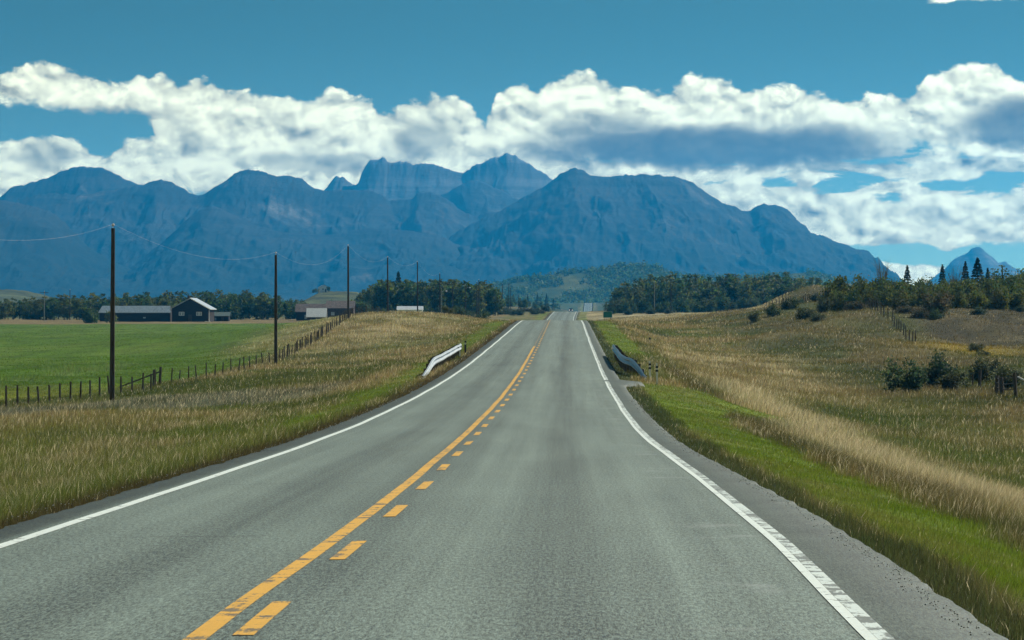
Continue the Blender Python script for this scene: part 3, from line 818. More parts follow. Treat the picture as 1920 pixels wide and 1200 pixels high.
def tree_proto(name, cr, Ht, bark, mat, trunk_r, limb=True, seed=0, label='', cat='tree', trunk_top=.85):
    V, Q, T = cr
    root = thing(name, label, cat, (0, 0, -500))
    mb = MB(); rnd = random.Random(seed)
    lean = rnd.uniform(-.03, .03) * Ht
    pts = [(0, 0, -.3), (lean * .2, 0, Ht * .25), (lean * .6, lean * .3, Ht * .55), (lean, lean * .4, Ht * trunk_top)]
    mb.tube(pts, [trunk_r * 1.25, trunk_r, trunk_r * .65, trunk_r * .15], 7)
    if limb:
        for k in range(7):
            z = Ht * rnd.uniform(.22, .7); a = rnd.uniform(0, 6.28); l = Ht * rnd.uniform(.12, .24)
            mb.tube([(lean * .5, 0, z), (lean * .5 + math.cos(a) * l * .5, math.sin(a) * l * .5, z + l * .5), (lean * .5 + math.cos(a) * l * .8, math.sin(a) * l * .8, z + l * 1.1)], [trunk_r * .4, trunk_r * .25, trunk_r * .08], 5)
    mb.build('trunk', bark, root, smooth=True)
    link('crown', raw_mesh('crown', V, Q, False, None, T), mat, root)
    return root


used = set()
def plant(proto, loc, sc, label, group=None, rz=None, cat=None):
    rz = random.uniform(0, 6.28) if rz is None else rz
    if proto.name in used:
        kids = list(proto.children)
        r = proto.copy(); C.objects.link(r)
        for ch in kids:
            c = ch.copy(); C.objects.link(c); c.parent = r
    else: r = proto; used.add(proto.name)
    r.location = loc; r.rotation_euler = (0, 0, rz); r.scale = (sc[0], sc[0], sc[1]) if hasattr(sc, '__len__') else (sc, sc, sc)
    r['label'] = label
    if group: r['group'] = group
    if cat: r['category'] = cat
    return r


GREENS = [(.042, .085, .018), (.058, .10, .02), (.033, .07, .02), (.085, .11, .022), (.045, .075, .02)]
OLIVES = [(.095, .125, .022), (.065, .09, .02), (.125, .125, .025), (.05, .075, .02)]
AUTUMN = [(.085, .11, .02), (.13, .135, .022), (.16, .14, .02), (.10, .09, .022), (.07, .10, .02), (.06, .095, .02)]
popl = [tree_proto('poplar_tree', crown('poplar', 10, 4.6 + .5 * (i % 3), 46, 26, .36, 100 + i, GREENS if i % 2 else OLIVES), 10, PALEBARK if i % 3 == 0 else BARK, LEAF, .16, seed=i) for i in range(6)]
broad = [tree_proto('broadleaf_tree', crown('lobed', 8, 8.0, 60, 26, .36, 200 + i, [GREENS, OLIVES, GREENS][i]), 8, BARK, LEAF, .2, seed=20 + i, trunk_top=.7) for i in range(3)]
bush = [tree_proto('tall_shrub', crown('lobed', 4.4, 5.2, 85, 40, .17, 300 + i, [GREENS, AUTUMN, OLIVES, AUTUMN][i]), 4.4, BARK, LEAF, .07, seed=40 + i, cat='shrub', trunk_top=.6) for i in range(4)]
shrub = [tree_proto('shrub', crown('lobed', 2, 2.4, 70, 36, .085, 400 + i, [[(.03, .055, .026), (.045, .075, .03)], [(.06, .07, .03), (.04, .055, .02)], [(.075, .06, .03), (.05, .06, .022)]][i]), 2, BARK, LEAF, .03, seed=50 + i, cat='shrub', trunk_top=.6) for i in range(3)]
spr = [tree_proto('spruce_tree', spruce(9, 3.6 - .5 * i, 1500, 500 + i, .26), 9, BARK, NEEDLE, .13, False, seed=60 + i) for i in range(2)]
# leafless twiggy shrub
def twig_proto():
    root = thing('bare_shrub', '', 'shrub', (0, 0, -500)); rnd = random.Random(5); mb = MB(); st = MB()
    for k in range(16):
        a = rnd.uniform(0, 6.28); l = rnd.uniform(2.6, 4.0); sp = rnd.uniform(.1, .45)
        p = [Vector((math.cos(a) * .1, math.sin(a) * .1, -.2)), Vector((math.cos(a) * sp * l * .5, math.sin(a) * sp * l * .5, l * .5)), Vector((math.cos(a) * sp * l, math.sin(a) * sp * l, l))]
        st.tube(p, [.035, .025, .01], 5)
        for j in range(9):
            q = p[1].lerp(p[2], rnd.random()); d = Vector((rnd.gauss(0, .4), rnd.gauss(0, .4), rnd.uniform(.5, 1.1)))
            mb.tube([q, q + d * .5, q + d], [.016, .012, .006], 4, False)
    st.build('trunk', BARK, root); mb.build('crown', simple('pale_twigs', (.24, .19, .13), .9, .1), root)
    return root


bare = twig_proto()

rw = random.Random(21)
def row(n, px0, px1, D0, D1, top, protos, label, group, hw=1.0, jit=5, base=None):
    for k in range(n):
        px = px0 + (px1 - px0) * (k + rw.uniform(.1, .9)) / n; D = rw.uniform(D0, D1)
        g_ = ground(px, D); ty_ = np.interp(px, [p[0] for p in top], [p[1] for p in top]) + rw.uniform(-jit * .3, jit)
        ht = max(1.5, CZ + (600 - ty_) * D / F - g_.z)
        pr = rw.choice(protos); H0 = {'poplar_tree': 10, 'broadleaf_tree': 8, 'tall_shrub': 4.4, 'shrub': 2, 'spruce_tree': 9}[pr.name.split('.')[0]]
        s = ht / H0
        plant(pr, g_, (s * hw * rw.uniform(.85, 1.2), s), label, group)


row(58, -70, 585, 1150, 1185, [(-70, 561), (60, 560), (100, 553), (160, 552), (250, 552), (300, 548), (400, 547), (480, 546), (540, 556), (585, 566)], popl + broad, 'dark green tree in the long shelterbelt behind the farm on the left', 'shelterbelt trees behind the farm', 1.15, 8)
row(46, -70, 560, 1190, 1240, [(-70, 560), (60, 558), (100, 552), (250, 550), (400, 545), (500, 545), (560, 562)], popl, 'dark green tree in the long shelterbelt behind the farm on the left', 'shelterbelt trees behind the farm', 1.2, 5)
row(40, 668, 938, 1110, 1150, [(668, 556), (690, 537), (715, 527), (760, 526), (830, 527), (880, 528), (915, 529), (930, 538), (940, 552)], popl, 'tall poplar in the dense roadside wood behind the power poles', 'poplars of the wood left of the road', 1.0, 7)
row(34, 675, 932, 1160, 1200, [(668, 550), (690, 535), (715, 525), (830, 526), (900, 527), (930, 536)], popl, 'tall poplar in the dense roadside wood behind the power poles', 'poplars of the wood left of the road', 1.1, 4)
row(14, 575, 690, 1080, 1120, [(575, 578), (640, 566), (655, 552), (690, 548)], broad, 'rounded tree beside the low farm sheds left of the poplar wood', 'rounded trees by the farm sheds', .8, 8)
row(20, 672, 925, 1090, 1105, [(672, 560), (760, 566), (925, 575)], broad + popl[:2], 'low leafy tree along the foot of the roadside poplar wood', 'low trees at the foot of the left wood', .9, 10)
row(60, 1150, 1560, 1190, 1240, [(1150, 545), (1165, 533), (1200, 522), (1250, 513), (1300, 516), (1400, 513), (1480, 513), (1520, 520), (1560, 530)], popl, 'tall poplar in the dark wood on the right behind the dry meadow', 'poplars of the wood right of the road', 1.05, 7)
row(46, 1142, 1560, 1150, 1180, [(1142, 560), (1170, 543), (1220, 530), (1300, 528), (1420, 524), (1500, 526), (1560, 536)], popl + broad, 'tall poplar in the dark wood on the right behind the dry meadow', 'poplars of the wood right of the road', 1.05, 8)
row(26, 1140, 1500, 1110, 1140, [(1140, 572), (1200, 556), (1300, 550), (1420, 545), (1500, 550)], broad, 'leafy tree at the front edge of the dark right-hand wood', 'front trees of the right wood', .8, 10)
# tall hedge of shrubs on the right, three ranks
hg, hl = 'autumn shrubs of the hedge on the right', 'tall green and russet shrub in the hedge above the brown pasture'
row(30, 1556, 2110, 470, 482, [(1556, 545), (1575, 535), (1640, 532), (1700, 536), (1780, 530), (1990, 534)], bush, hl, hg, .75, 8)
row(36, 1566, 2110, 486, 505, [(1566, 516), (1580, 508), (1600, 512), (1640, 513), (1660, 522), (1760, 522), (1830, 520), (1990, 518)], bush, hl, hg, .8, 7)
row(32, 1600, 2110, 520, 560, [(1600, 520), (1700, 520), (1800, 514), (1880, 502), (1990, 497)], bush, hl, hg, .9, 8)
for px, top, D, i, lb in ((1701, 497, 575, 0, 'small dark spruce standing alone above the hedge, its top against white cloud'), (1767, 495, 580, 1, 'slim dark spruce above the hedge, left of the small pale peak'),
                          (1833, 483, 560, 0, 'largest dark spruce above the hedge, in front of the small pale peak'), (1810, 489, 590, 1, 'thin spruce just left of the largest spruce over the hedge'),
                          (747, 509, 1160, 0, 'dark spruce poking out above the roadside poplar wood'),
                          (1852, 502, 570, 0, 'short broad spruce just right of the largest spruce over the hedge')):
    p = ground(px, D); ht = CZ + (600 - top) * D / F - p.z
    plant(spr[i], p, (ht / 9 * (1.5 if 'largest' in lb and 'left' not in lb and 'right' not in lb else 1.1), ht / 9), lb)
for px, top, D, lb in ((1655, 490, 520, 'bare twiggy pale shrub rising from the hedge beside the cloud'), (1790, 500, 540, 'bare brownish shrub rising from the hedge between two spruces')):
    p = ground(px, D); ht = CZ + (600 - top) * D / F - p.z
    plant(bare, p, (ht / 4.2 * .75, ht / 4.2), lb)
# single shrubs on the right slope
for px, base, top, D, wpx, i, lb in ((1700, 712, 660, 236, 66, 0, 'dark green shrub low on the right slope, left of its twin'), (1762, 702, 651, 246, 72, 0, 'dark green shrub low on the right slope, right of its twin'),
                               (1757, 617, 577, 425, 64, 2, 'reddish brown shrub alone in the brown pasture on the right'), (1690, 610, 594, 440, 36, 1, 'low olive shrub behind the right-hand fence'),
                               (1448, 612, 592, 470, 34, 0, 'dark low shrub on the right bank below the knoll fence'), (1480, 604, 583, 490, 32, 0, 'dark low shrub on the right bank, close under the fence posts'),
                               (1415, 618, 604, 455, 26, 1, 'greyish small shrub at the left end of the bank shrubs'), (1548, 598, 575, 470, 34, 1, 'olive shrub at the left foot of the hedge'),
                               (1512, 622, 606, 440, 40, 1, 'low spreading shrub on the bank under the lone fence posts'), (1605, 612, 596, 445, 40, 2, 'russet low shrub beside the right-hand fence'),
                               (1790, 715, 690, 238, 60, 1, 'low tangled shrub beside the old gate posts on the right'), (1893, 706, 675, 240, 60, 1, 'leafy shrub behind the old gate posts on the right'), (1850, 700, 668, 256, 66, 1, 'yellow-green shrub behind the leaning gate posts'),
                               (862, 618, 599, 560, 40, 0, 'dark willow shrub in the dip left of the crest'), (900, 616, 600, 590, 44, 0, 'dark willow shrub nearest the pavement at the crest'), (838, 616, 602, 540, 30, 1, 'small dull shrub left of the willow shrubs by the crest'),
                               (880, 597, 585, 900, 26, 0, 'small bush at the foot of the left poplar wood'), (808, 592, 582, 640, 16, 1, 'small olive bush on top of the left knoll'), (773, 588, 579, 700, 20, 1, 'green bush in front of the white shed'),
                               (988, 596, 586, 800, 34, 0, 'blue-green round bush close to the far road dip'), (1024, 586, 574, 1350, 16, 0, 'dark bush left of the distant car'),
                               (1180, 588, 578, 1050, 22, 0, 'dark bush right of the green road sign'), (1222, 590, 580, 1040, 22, 0, 'dark bush between the two pale poles'), (1255, 588, 581, 1060, 18, 1, 'small bush at the foot of the right wood')):
    p = ground(px, D); ht = (base - top) * D / F * 1.25 + .15
    plant(shrub[i], p, (wpx * D / F / 2.4, ht / 2), lb)
for k in range(46):
    px = rw.uniform(1330, 1930); D = rw.uniform(330, 560); g_ = ground(px, D)
    if g_.x < 35 or (D < 400 and g_.x < 42): continue
    sz = rw.uniform(.35, 1.0)
    plant(rw.choice(shrub), g_, (sz * rw.uniform(.8, 1.5), sz * rw.uniform(.6, .95)), 'low scrubby bush scattered over the brown bank and pasture on the right', 'scrub on the right bank')
# trees by the farm and scattered beyond the crest
p = ground(168, 1010); plant(broad[0], p, (.55, .72), 'small dark tree standing in the stubble left of the long shed')
p = ground(206, 1020); plant(broad[1], p, (.45, .62), 'small dark tree half hiding the left end of the long shed')
row(16, 938, 1032, 1350, 2300, [(938, 560), (960, 556), (1032, 572)], popl + broad[:1], 'scattered tree on the slope beyond the crest, left of the far road', 'scattered trees beyond the crest', .8, 12)
row(14, 940, 1020, 2300, 3300, [(940, 552), (1032, 566)], popl, 'scattered tree on the slope beyond the crest, left of the far road', 'scattered trees beyond the crest', .9, 8)
row(5, 985, 1045, 2000, 3000, [(985, 551), (1010, 545), (1045, 560)], spr, 'distant dark spruce left of the far road', 'distant spruces beyond the crest', .8, 10)
row(16, 938, 1015, 1150, 1400, [(938, 576), (980, 579), (1015, 583)], shrub, 'yellowing low bush in the hollow left of the second road rise', 'yellowing bushes beyond the crest', 1.5, 6)

# far woodland reads as one mass
def far_woods():
    rng = np.random.default_rng(5); cs = []; ss = []
    hillo = [o for o in bpy.data.objects if o.name.startswith('hill')][:1][0]
    v = np.empty(len(hillo.data.vertices) * 3, np.float32); hillo.data.vertices.foreach_get('co', v); v = v.reshape(-1, 3)
    k = rng.integers(len(v), size=16000); p = v[k].astype(float); p[:, 0] += rng.normal(size=len(p)) * 2; p[:, 1] += rng.normal(size=len(p)) * 6
    d = fbm(p[:, 0] / 40, p[:, 1] / 90, 4, 71); keep = (d > .39) & (p[:, 1] < 5350); cs.append(p[keep]); ss.append(rng.uniform(1.2, 3.6, keep.sum()))
    n = 5200; y = rng.uniform(1900, 4600, n); x = y * rng.uniform(-.2, .2, n); d = fbm(x / 40, y / 110, 4, 15); off = np.abs(x - xc(y))
    keep = (d > .5) & (off > 22) & ((x > -260) | (y < 2500)); x, y = x[keep], y[keep]; cs.append(np.stack([x, y, H(x, y)], 1)); ss.append(rng.uniform(1., 3.4, len(x)))
    c = np.concatenate(cs); s = np.concatenate(ss); per = 12
    ctr = np.repeat(c, per, 0); sz = np.repeat(s, per)
    o = rng.normal(size=ctr.shape) * .42; o[:, 2] = np.abs(rng.normal(size=len(o))) * .75
    ctr = ctr + o * sz[:, None]
    tint = np.repeat(np.array(GREENS)[rng.integers(5, size=len(c))] * rng.uniform(.6, 1.5, (len(c), 1)), per, 0) * rng.uniform(.7, 1.3, (len(ctr), 1))
    V, Q, T = quads(ctr, 1.0, rng, tint); 
    V = ctr.repeat(4, 0) + (V - ctr.repeat(4, 0)) * np.repeat(sz * .5, 4)[:, None]
    tag(link('woodland', raw_mesh('woodland', V, Q, False, None, T), LEAF), kind='stuff')


far_woods()

# ------------------------------------------------------------------ grass
def grass():
    rng = np.random.default_rng(3)
    N = 1800000
    D = 22 * (950 / 22) ** rng.random(N)
    x = D * rng.uniform(-.172, .172, N) + rng.uniform(-2, 2, N)
    s = x - xc(D)
    wob = (fbm(D / 1.1, s * 0 + 3, 3, 88) - .5) * .5
    lim = np.where(s < 0, 4.18, 4.34 + .34 * (1 - sstep(30, 85, D))) + wob * .5 - .12 * rng.random(N) ** 2
    k = np.abs(s) > lim; D, x, s = D[k], x[k], s[k]
    c, h, heads = cover(x, D)
    fld = (s < 0) & (x < fence_x(D) - 3) & (D > 420)
    k = (rng.random(len(D)) < np.where(fld, .35, 1)) ; D, x, s, c, h, heads = D[k], x[k], s[k], c[k], h[k], heads[k]
    n = len(D)
    h = h * rng.uniform(.45, 1.25, n); hd = rng.random(n) < heads * .30
    w = np.maximum(.003, D / 3733 * .22) * rng.uniform(.6, 1.4, n)
    col = c * rng.uniform(.62, 1.42, (n, 1)) * (1 + rng.normal(size=(n, 3)) * .07)
    z = H(x, D) - .02
    a = rng.uniform(0, math.pi, n); tilt = np.stack([rng.normal(size=n) * .3 + .12, rng.normal(size=n) * .3], 1) * h[:, None]
    dx_, dy_ = np.cos(a) * w, np.sin(a) * w
    B = np.stack([x, D, z], 1)
    side = np.stack([dx_, dy_, 0 * dx_], 1)
    mid = B + np.stack([tilt[:, 0] * .4, tilt[:, 1] * .4, h * .62], 1)
    tip = B + np.stack([tilt[:, 0], tilt[:, 1], h], 1)
    mw = np.where(hd, 1.1, .6)[:, None]
    V = np.stack([B - side, B + side, mid - side * mw, mid + side * mw, tip], 1).reshape(-1, 3)
    i = np.arange(n)[:, None] * 5
    T = np.concatenate([i + [[0, 1, 3]], i + [[0, 3, 2]], i + [[2, 3, 4]]], 1).reshape(-1, 3)
    tc = np.repeat(col[:, None, :], 5, 1)
    straw = np.array((.58, .50, .32)) * rng.uniform(.6, 1.2, (n, 1))
    tc[hd, 2:] = tc[hd, 2:] * .15 + straw[hd][:, None, :] * .85
    me = bpy.data.meshes.new('grass')
    me.vertices.add(len(V)); me.vertices.foreach_set('co', V.astype(np.float32).ravel())
    me.loops.add(T.size); me.loops.foreach_set('vertex_index', T.astype(np.int32).ravel())
    me.polygons.add(len(T)); me.polygons.foreach_set('loop_start', np.arange(0, T.size, 3, dtype=np.int32))
    at_ = me.attributes.new('tint', 'FLOAT_VECTOR', 'POINT'); at_.data.foreach_set('vector', tc.astype(np.float32).ravel())
    me.update(calc_edges=True)
    tag(link('grass', me, BLADE), kind='stuff')
    print('grass blades', n)


grass()

# loose gravel along the right pavement edge
def gravel():
    rng = np.random.default_rng(9); n = 5000
    D = 22 * (130 / 22) ** rng.random(n); s = 4.26 + np.abs(rng.normal(size=n)) * .16 - .25 * (rng.random(n) ** 3) + .33 * (1 - sstep(30, 85, D))
    lf = rng.random(n) < .12; s = np.where(lf, -s + .12, s)
    x = xc(D) + s; z = np.where(np.abs(s) < 4.24 + .3 * (1 - sstep(30, 85, D)), zr(D) + CZ - .014 * np.abs(s) + .004, H(x, D) + .008)
    r = rng.uniform(.003, .010, n) * np.maximum(1, D / 60)
    base = np.array([(1, 0, 0), (0, 1, 0), (-1, 0, 0), (0, -1, 0), (0, 0, 1), (0, 0, -1)], float)
    V = np.stack([x, D, z], 1)[:, None, :] + base[None] * r[:, None, None] * rng.uniform(.6, 1.3, (n, 6, 1))
    t = np.array([(0, 1, 4), (1, 2, 4), (2, 3, 4), (3, 0, 4), (1, 0, 5), (2, 1, 5), (3, 2, 5), (0, 3, 5)])
    T = (np.arange(n)[:, None, None] * 6 + t[None]).reshape(-1, 3)
    col = np.repeat(np.array((.27, .28, .26)) * rng.uniform(.45, 1.5, (n, 1)), 6, 0)
    m, g, b = new_mat('roadside_gravel', .9, .2); setc(g, b, g.attr('tint').outputs['Vector'])
    tag(link('gravel', raw_mesh('gravel', V.reshape(-1, 3), T, False, None, col), m), kind='stuff')


gravel()

# ================================================================== THINGS
WOOD = simple('weathered_wood', (.075, .065, .052), .9, .15, var=.45, scale=5, stretch=(4, 4, .6))
POLEW = simple('dark_pole_timber', (.06, .05, .042), .85, .2, var=.4, scale=4, stretch=(5, 5, .4))
GALV = simple('galvanised_steel', (.62, .65, .66), .38, .5, .75, var=.12, scale=2)
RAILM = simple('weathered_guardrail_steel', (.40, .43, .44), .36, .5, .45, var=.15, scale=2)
RAILD = simple('shade_darkened_guardrail_steel', (.15, .18, .20), .32, .5, .5, var=.25, scale=2)  # right beam: shade on its road-facing side is painted into the colour
BLACK = simple('black_band', (.012, .013, .014), .6, .3)
WPOST = simple('white_post_plastic', (.72, .75, .72), .5, .4, var=.1)
WIRE = simple('bare_aluminium_wire', (.5, .53, .56), .45, .5, .4)
CERAM = simple('insulator_porcelain', (.45, .43, .40), .3, .5)

# ------------------------------------------------------------------ power poles
def pole(px, top, D, label, group, arm=False, mat=None, lamp=False, r=.14):
    p = ground(px, D); ht = CZ + (600 - top) * D / F - p.z
    t = thing('power_pole', label, 'power pole', p, 0, group)
    lean = random.uniform(-.006, .006) * ht
    MB().tube([(0, 0, -.6), (lean * .5, 0, ht * .5), (lean, 0, ht - .25)], [r, r * .88, r * .72], 10).build('shaft', mat or POLEW, t, smooth=False)
    MB().tube([(lean, 0, ht - .4), (lean, 0, ht - .02)], [.02, .02], 6).build('pin', GALV, t)
    MB().tube([(lean, 0, ht - .16), (lean, 0, ht - .1), (lean, 0, ht - .05), (lean, 0, ht)], [.03, .075, .075, .035], 8).build('insulator', CERAM, t)
    if arm:
        MB().box(-1.25 + lean, 1.25 + lean, -.17, -.05, ht - .62, ht - .48).build('crossarm', POLEW, t)
    if lamp:
        h = link('lamp_arm', MB().tube([(0, 0, ht - 1.0), (.5, -.2, ht - .7), (1.0, -.4, ht - .65)], [.04, .035, .03], 6).mesh('lamp_arm', GALV), None, t)
        MB().tube([(1.0, -.4, ht - .62), (1.1, -.42, ht - .72), (1.12, -.42, ht - .82)], [.12, .2, .24], 8).build('lamp_head', GALV, h)
    return t, Vector((p.x + lean, p.y, p.z + ht - .03))


PG = 'power poles along the left of the road'
tops = []
for px, top, D, lb in ((210, 419, 200, 'tallest dark power pole, standing by the fence corner in the near grass on the left'), (517, 472, 305, 'dark power pole where the roadside fence meets the green field'),
                       (653, 458, 458, 'dark power pole at the top of the fence on the grassy knoll'), (727, 480, 590, 'dark power pole in front of the left end of the roadside wood'),
                       (783, 489, 700, 'dark power pole rising above the middle of the roadside wood'), (825, 511, 835, 'short-looking power pole right of the wood\'s middle pole'),
                       (849, 531, 1000, 'thin power pole lost against the roadside wood, right of the short pole'), (894, 527, 1000, 'thin power pole close beside a taller one at the right part of the wood'),
                       (942, 531, 1200, 'distant power pole just right of the roadside wood'), (957, 538, 1400, 'distant short power pole right of the wood, last of its cluster'),
                       (972, 551, 1600, 'distant power pole among scattered trees beyond the crest')):
    o, tp = pole(px, top, D, lb, PG); tops.append(tp)
pole(898, 523, 868, 'dark power pole crossing the right part of the roadside wood', PG)
pole(954, 530, 1300, 'distant dark power pole, middle one of the cluster right of the wood', PG)
pole(873, 534, 990, 'pole with a small lamp in front of the roadside wood', PG, lamp=True)
pole(828, 540, 900, 'short pole with a bright lamp head in front of the wood', PG, lamp=True, mat=PALEBARK)
pole(83, 545, 1080, 'grey pole with a crossarm before the shelterbelt on the far left', PG, True, PALEBARK)
pole(131, 542, 1140, 'dark pole among the shelterbelt trees, right of the crossarm pole', PG)
pole(1227, 526, 1060, 'pale slender pole in front of the dark right wood', 'poles before the right wood', mat=PALEBARK)
pole(1258, 522, 1090, 'dark slender pole in front of the dark right wood', 'poles before the right wood')
pole(1879, 496, 560, 'small pole behind the hedge right of the largest spruce', 'poles before the right wood')
first = at(-330, 380, 110)
names = ['the frame edge', 'the tallest pole', 'the second pole', 'the knoll pole', 'the wood\'s first pole', 'the wood\'s middle pole', 'the short pole']
ends = [first] + tops[:7]
for i in range(6):
    a, b_ = ends[i], ends[i + 1]
    sag = (b_ - a).length * .011
    pts = [a.lerp(b_, t / 16) - Vector((0, 0, sag * 4 * (t / 16) * (1 - t / 16))) for t in range(17)]
    mid = pts[0]
    o = MB().tube([p - mid for p in pts], .0022 + .0000035 * a.y, 5).build('power_line', WIRE, None, mid)
    tag(o, 'thin pale wire sagging from %s to %s' % (names[i], names[i + 1]), 'wire', 'wires between the poles')

# ------------------------------------------------------------------ fences
def fence(name, label, cat, posts, wires=True, group=None):
    """posts: (x, y, height, radius)"""
    x0, y0 = posts[0][:2]; o0 = Vector((x0, y0, h1(x0, y0)))
    t = thing(name, label, cat, o0, 0, group)
    tp = []
    for x, y, hh, r in posts:
        z = h1(x, y); q = Vector((x, y, z)) - o0
        lx, ly = random.gauss(0, .05) * hh, random.gauss(0, .04) * hh
        MB().tube([(0, 0, -.3), (lx * .5, ly * .5, hh * .5), (lx, ly, hh)], [r * 1.05, r, r * .92], 7).build('fence_post', WOOD, t, q)
        tp.append((q, lx, ly, hh))
    if wires:
        mb = MB()
        for f in (.9, .66, .42, .2):
            mb.tube([q + Vector((lx * f, ly * f - .06, hh * f)) for q, lx, ly, hh in tp], .003 + .000004 * y0, 4)
        mb.build('fence_wire', WOOD, t)
    return t


ps = []
for D in np.concatenate([np.arange(264.5, 470, 3.3), np.arange(472, 640, 6.0)]):
    ps.append((float(np.interp(D, *zip(*sorted(FL)))) + random.gauss(0, .06), float(D), random.uniform(.95, 1.25), .05))
fence('post_and_wire_fence', 'long wooden post and wire fence between the roadside grass and the green field', 'fence', ps)
FC = sorted([(262, -24.74), (256, -24.5), (250, -24.25), (238, -25.9), (222, -27.3), (208, -28.4), (196, -30.5), (180, -34)])
ps = [(-24.74, 262, 1.35, .10)] + [(float(np.interp(D, *zip(*FC))), float(D), random.uniform(1.05, 1.35), .062) for D in np.arange(257, 182, -3.0)]
t = fence('corner_fence', 'short weathered fence with a diagonal corner brace beside the tallest power pole', 'fence', ps)
b0 = Vector((-24.74, 262, h1(-24.74, 262))); e0 = Vector((-27.6, 262.5, h1(-27.6, 262.5)))
MB().tube([Vector((0, -.1, 1.0)), e0 - b0 + Vector((0, 0, .05))], .05, 7).build('corner_brace', WOOD, t)
RFp = sorted([(246, 31.4), (300, 36.2), (350, 39.6), (390, 41.0), (415, 42.3), (425, 42.3), (440, 42.7), (460, 43.4), (480, 43.9), (510, 43.9), (560, 44.4), (600, 45.9)])
ps = [(float(np.interp(D, *zip(*RFp))), float(D), random.uniform(1.15, 1.5), .065) for D in np.arange(374, 590, 4.6)]
fence('hillside_fence', 'old post and wire fence climbing the brown slope on the right', 'fence', ps)
ps = [(41.6 + 8.0 * k / 9, 612 + 42 * k / 9, random.uniform(1.1, 1.3), .065) for k in range(10)]
fence('knoll_fence', 'row of fence posts up the side of the straw-coloured knoll on the right', 'fence', ps)
ps = [(43.0 + 2.6 * k / 5, 600 + 12 * k / 5, random.uniform(.9, 1.1), .06) for k in range(6)]
fence('low_fence', 'few short fence posts below the knoll fence on the right', 'fence', ps)
# gate posts at the right edge of the photo
gp = [(at(1905, 0, 221).x, 221, 1.5, .11), (at(1879, 0, 229).x, 229, 1.15, .15), (at(1869, 0, 232).x, 232, 1.15, .14), (at(1836, 0, 243).x, 243, 1.2, .11), (at(1823, 0, 245).x, 245, .85, .05)]
t = fence('gate_fence', 'thick dark gate posts with one pale top rail at the edge of the right meadow', 'fence', gp, False)
b0 = Vector((gp[0][0], 221, h1(gp[0][0], 221)))
e0 = Vector((at(1950, 0, 212).x, 212, h1(at(1950, 0, 212).x, 212) + .85))
MB().tube([Vector((.12, 0, 1.25)), e0 - b0], .06, 7).build('rail', simple('pale_debarked_rail', (.55, .53, .48), .6, .3), t)
mb = MB()
for f in (.85, .6, .35):
    mb.tube([Vector((x, y, h1(x, y) + hh * f)) - b0 for x, y, hh, r in gp[:3]], .03, 5)
mb.build('rail', WOOD, t)
for px, top, base, k in ((1902, 744, 757, 0),):
    pass

# ------------------------------------------------------------------ guardrails
def guardrail(side, D0, D1, s_near, s_far, label):
    name = thing('guardrail', label, 'guardrail', Vector((xc(D0)[0] + s_near, D0, h1(xc(D0)[0] + s_near, D0))))
    o0 = name.location.copy()
    n = 46; path = []
    for i in range(n):
        f = i / (n - 1); D = D0 + (D1 - D0) * f
        ease = sstep(0, .42, np.array(f)); s = s_near + (s_far - s_near) * float(ease)
        up = float(sstep(0, .26, np.array(f)))
        x = xc(D)[0] + s; zb = max(h1(x, D), 0 * D + zr(D)[0] + CZ - .35)
        path.append((Vector((x, D, zb)), up))
    prof = [(0, -.20), (.06, -.175), (.095, -.125), (.095, -.095), (.02, -.04), (.0, 0), (.02, .04), (.095, .095), (.095, .125), (.06, .175), (0, .20)]
    k = len(prof); vs = []; fs = []
    for p, up in path:
        zc_ = p.z + .10 + .52 * up
        for off in (0, .012):
            for a, z in (prof if off == 0 else prof[::-1]):
                vs.append(Vector((p.x - side * (a - off), p.y, zc_ + z * (.55 + .45 * up))) - o0)
    m2 = 2 * k
    for i in range(n - 1):
        for j in range(m2):
            fs.append((i * m2 + j, i * m2 + (j + 1) % m2, (i + 1) * m2 + (j + 1) % m2, (i + 1) * m2 + j))
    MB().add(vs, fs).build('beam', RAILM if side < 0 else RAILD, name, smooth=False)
    for i in range(4, n, 2):
        p, up = path[i]
        MB().box(-.1, .1, -.1, .1, -.4, .80 * up).build('post', WOOD, name, p + Vector((side * .12, 0, 0)) - o0)
    p, up = path[-1]
    MB().tube([(0, -.02, .30), (0, .25, .30)], [.2, .2], 10).build('end_cap', GALV, name, p + Vector((side * .08, 0, .3)) - o0)


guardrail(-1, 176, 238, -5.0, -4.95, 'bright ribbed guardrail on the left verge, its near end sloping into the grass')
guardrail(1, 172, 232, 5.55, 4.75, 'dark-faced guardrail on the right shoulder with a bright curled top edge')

# ------------------------------------------------------------------ marker posts
def marker(px, D, hh, label, bands=((.60, .70), (.78, .88))):
    p = ground(px, D)
    t = thing('marker_post', label, 'marker post', p, 0, 'black and white marker posts'); t.rotation_euler = (R(random.uniform(-3, 3)), R(random.uniform(-3, 3)), 0)
    MB().box(-.045, .045, -.02, .02, -.3, hh).build('post', WPOST, t)
    for a, c in bands:
        MB().box(-.062, .062, -.026, .026, hh * a, hh * c).build('band', BLACK, t)


marker(1219, 173, .95, 'black-banded white marker post in the straw grass, nearest the right guardrail')
marker(1232, 169, .95, 'black-banded white marker post at the edge of the mown strip, farther from the right guardrail')
marker(862, 238, .75, 'black-banded marker post right behind the far end of the left guardrail', ((.45, .6), (.7, .8), (.9, 1.0)))
marker(872, 246, .9, 'thin dark marker stake past the left guardrail', ((.1, .72), (.85, 1.0)))
p = ground(1218, 330); t = thing('stake', 'single dark wooden stake in the tan ditch right of the road', 'stake', p); MB().tube([(0, 0, -.3), (.02, 0, .55)], [.05, .045], 6).build('shaft', WOOD, t); MB().box(-.06, .10, -.02, .0, .38, .5).build('tag', BLACK, t)

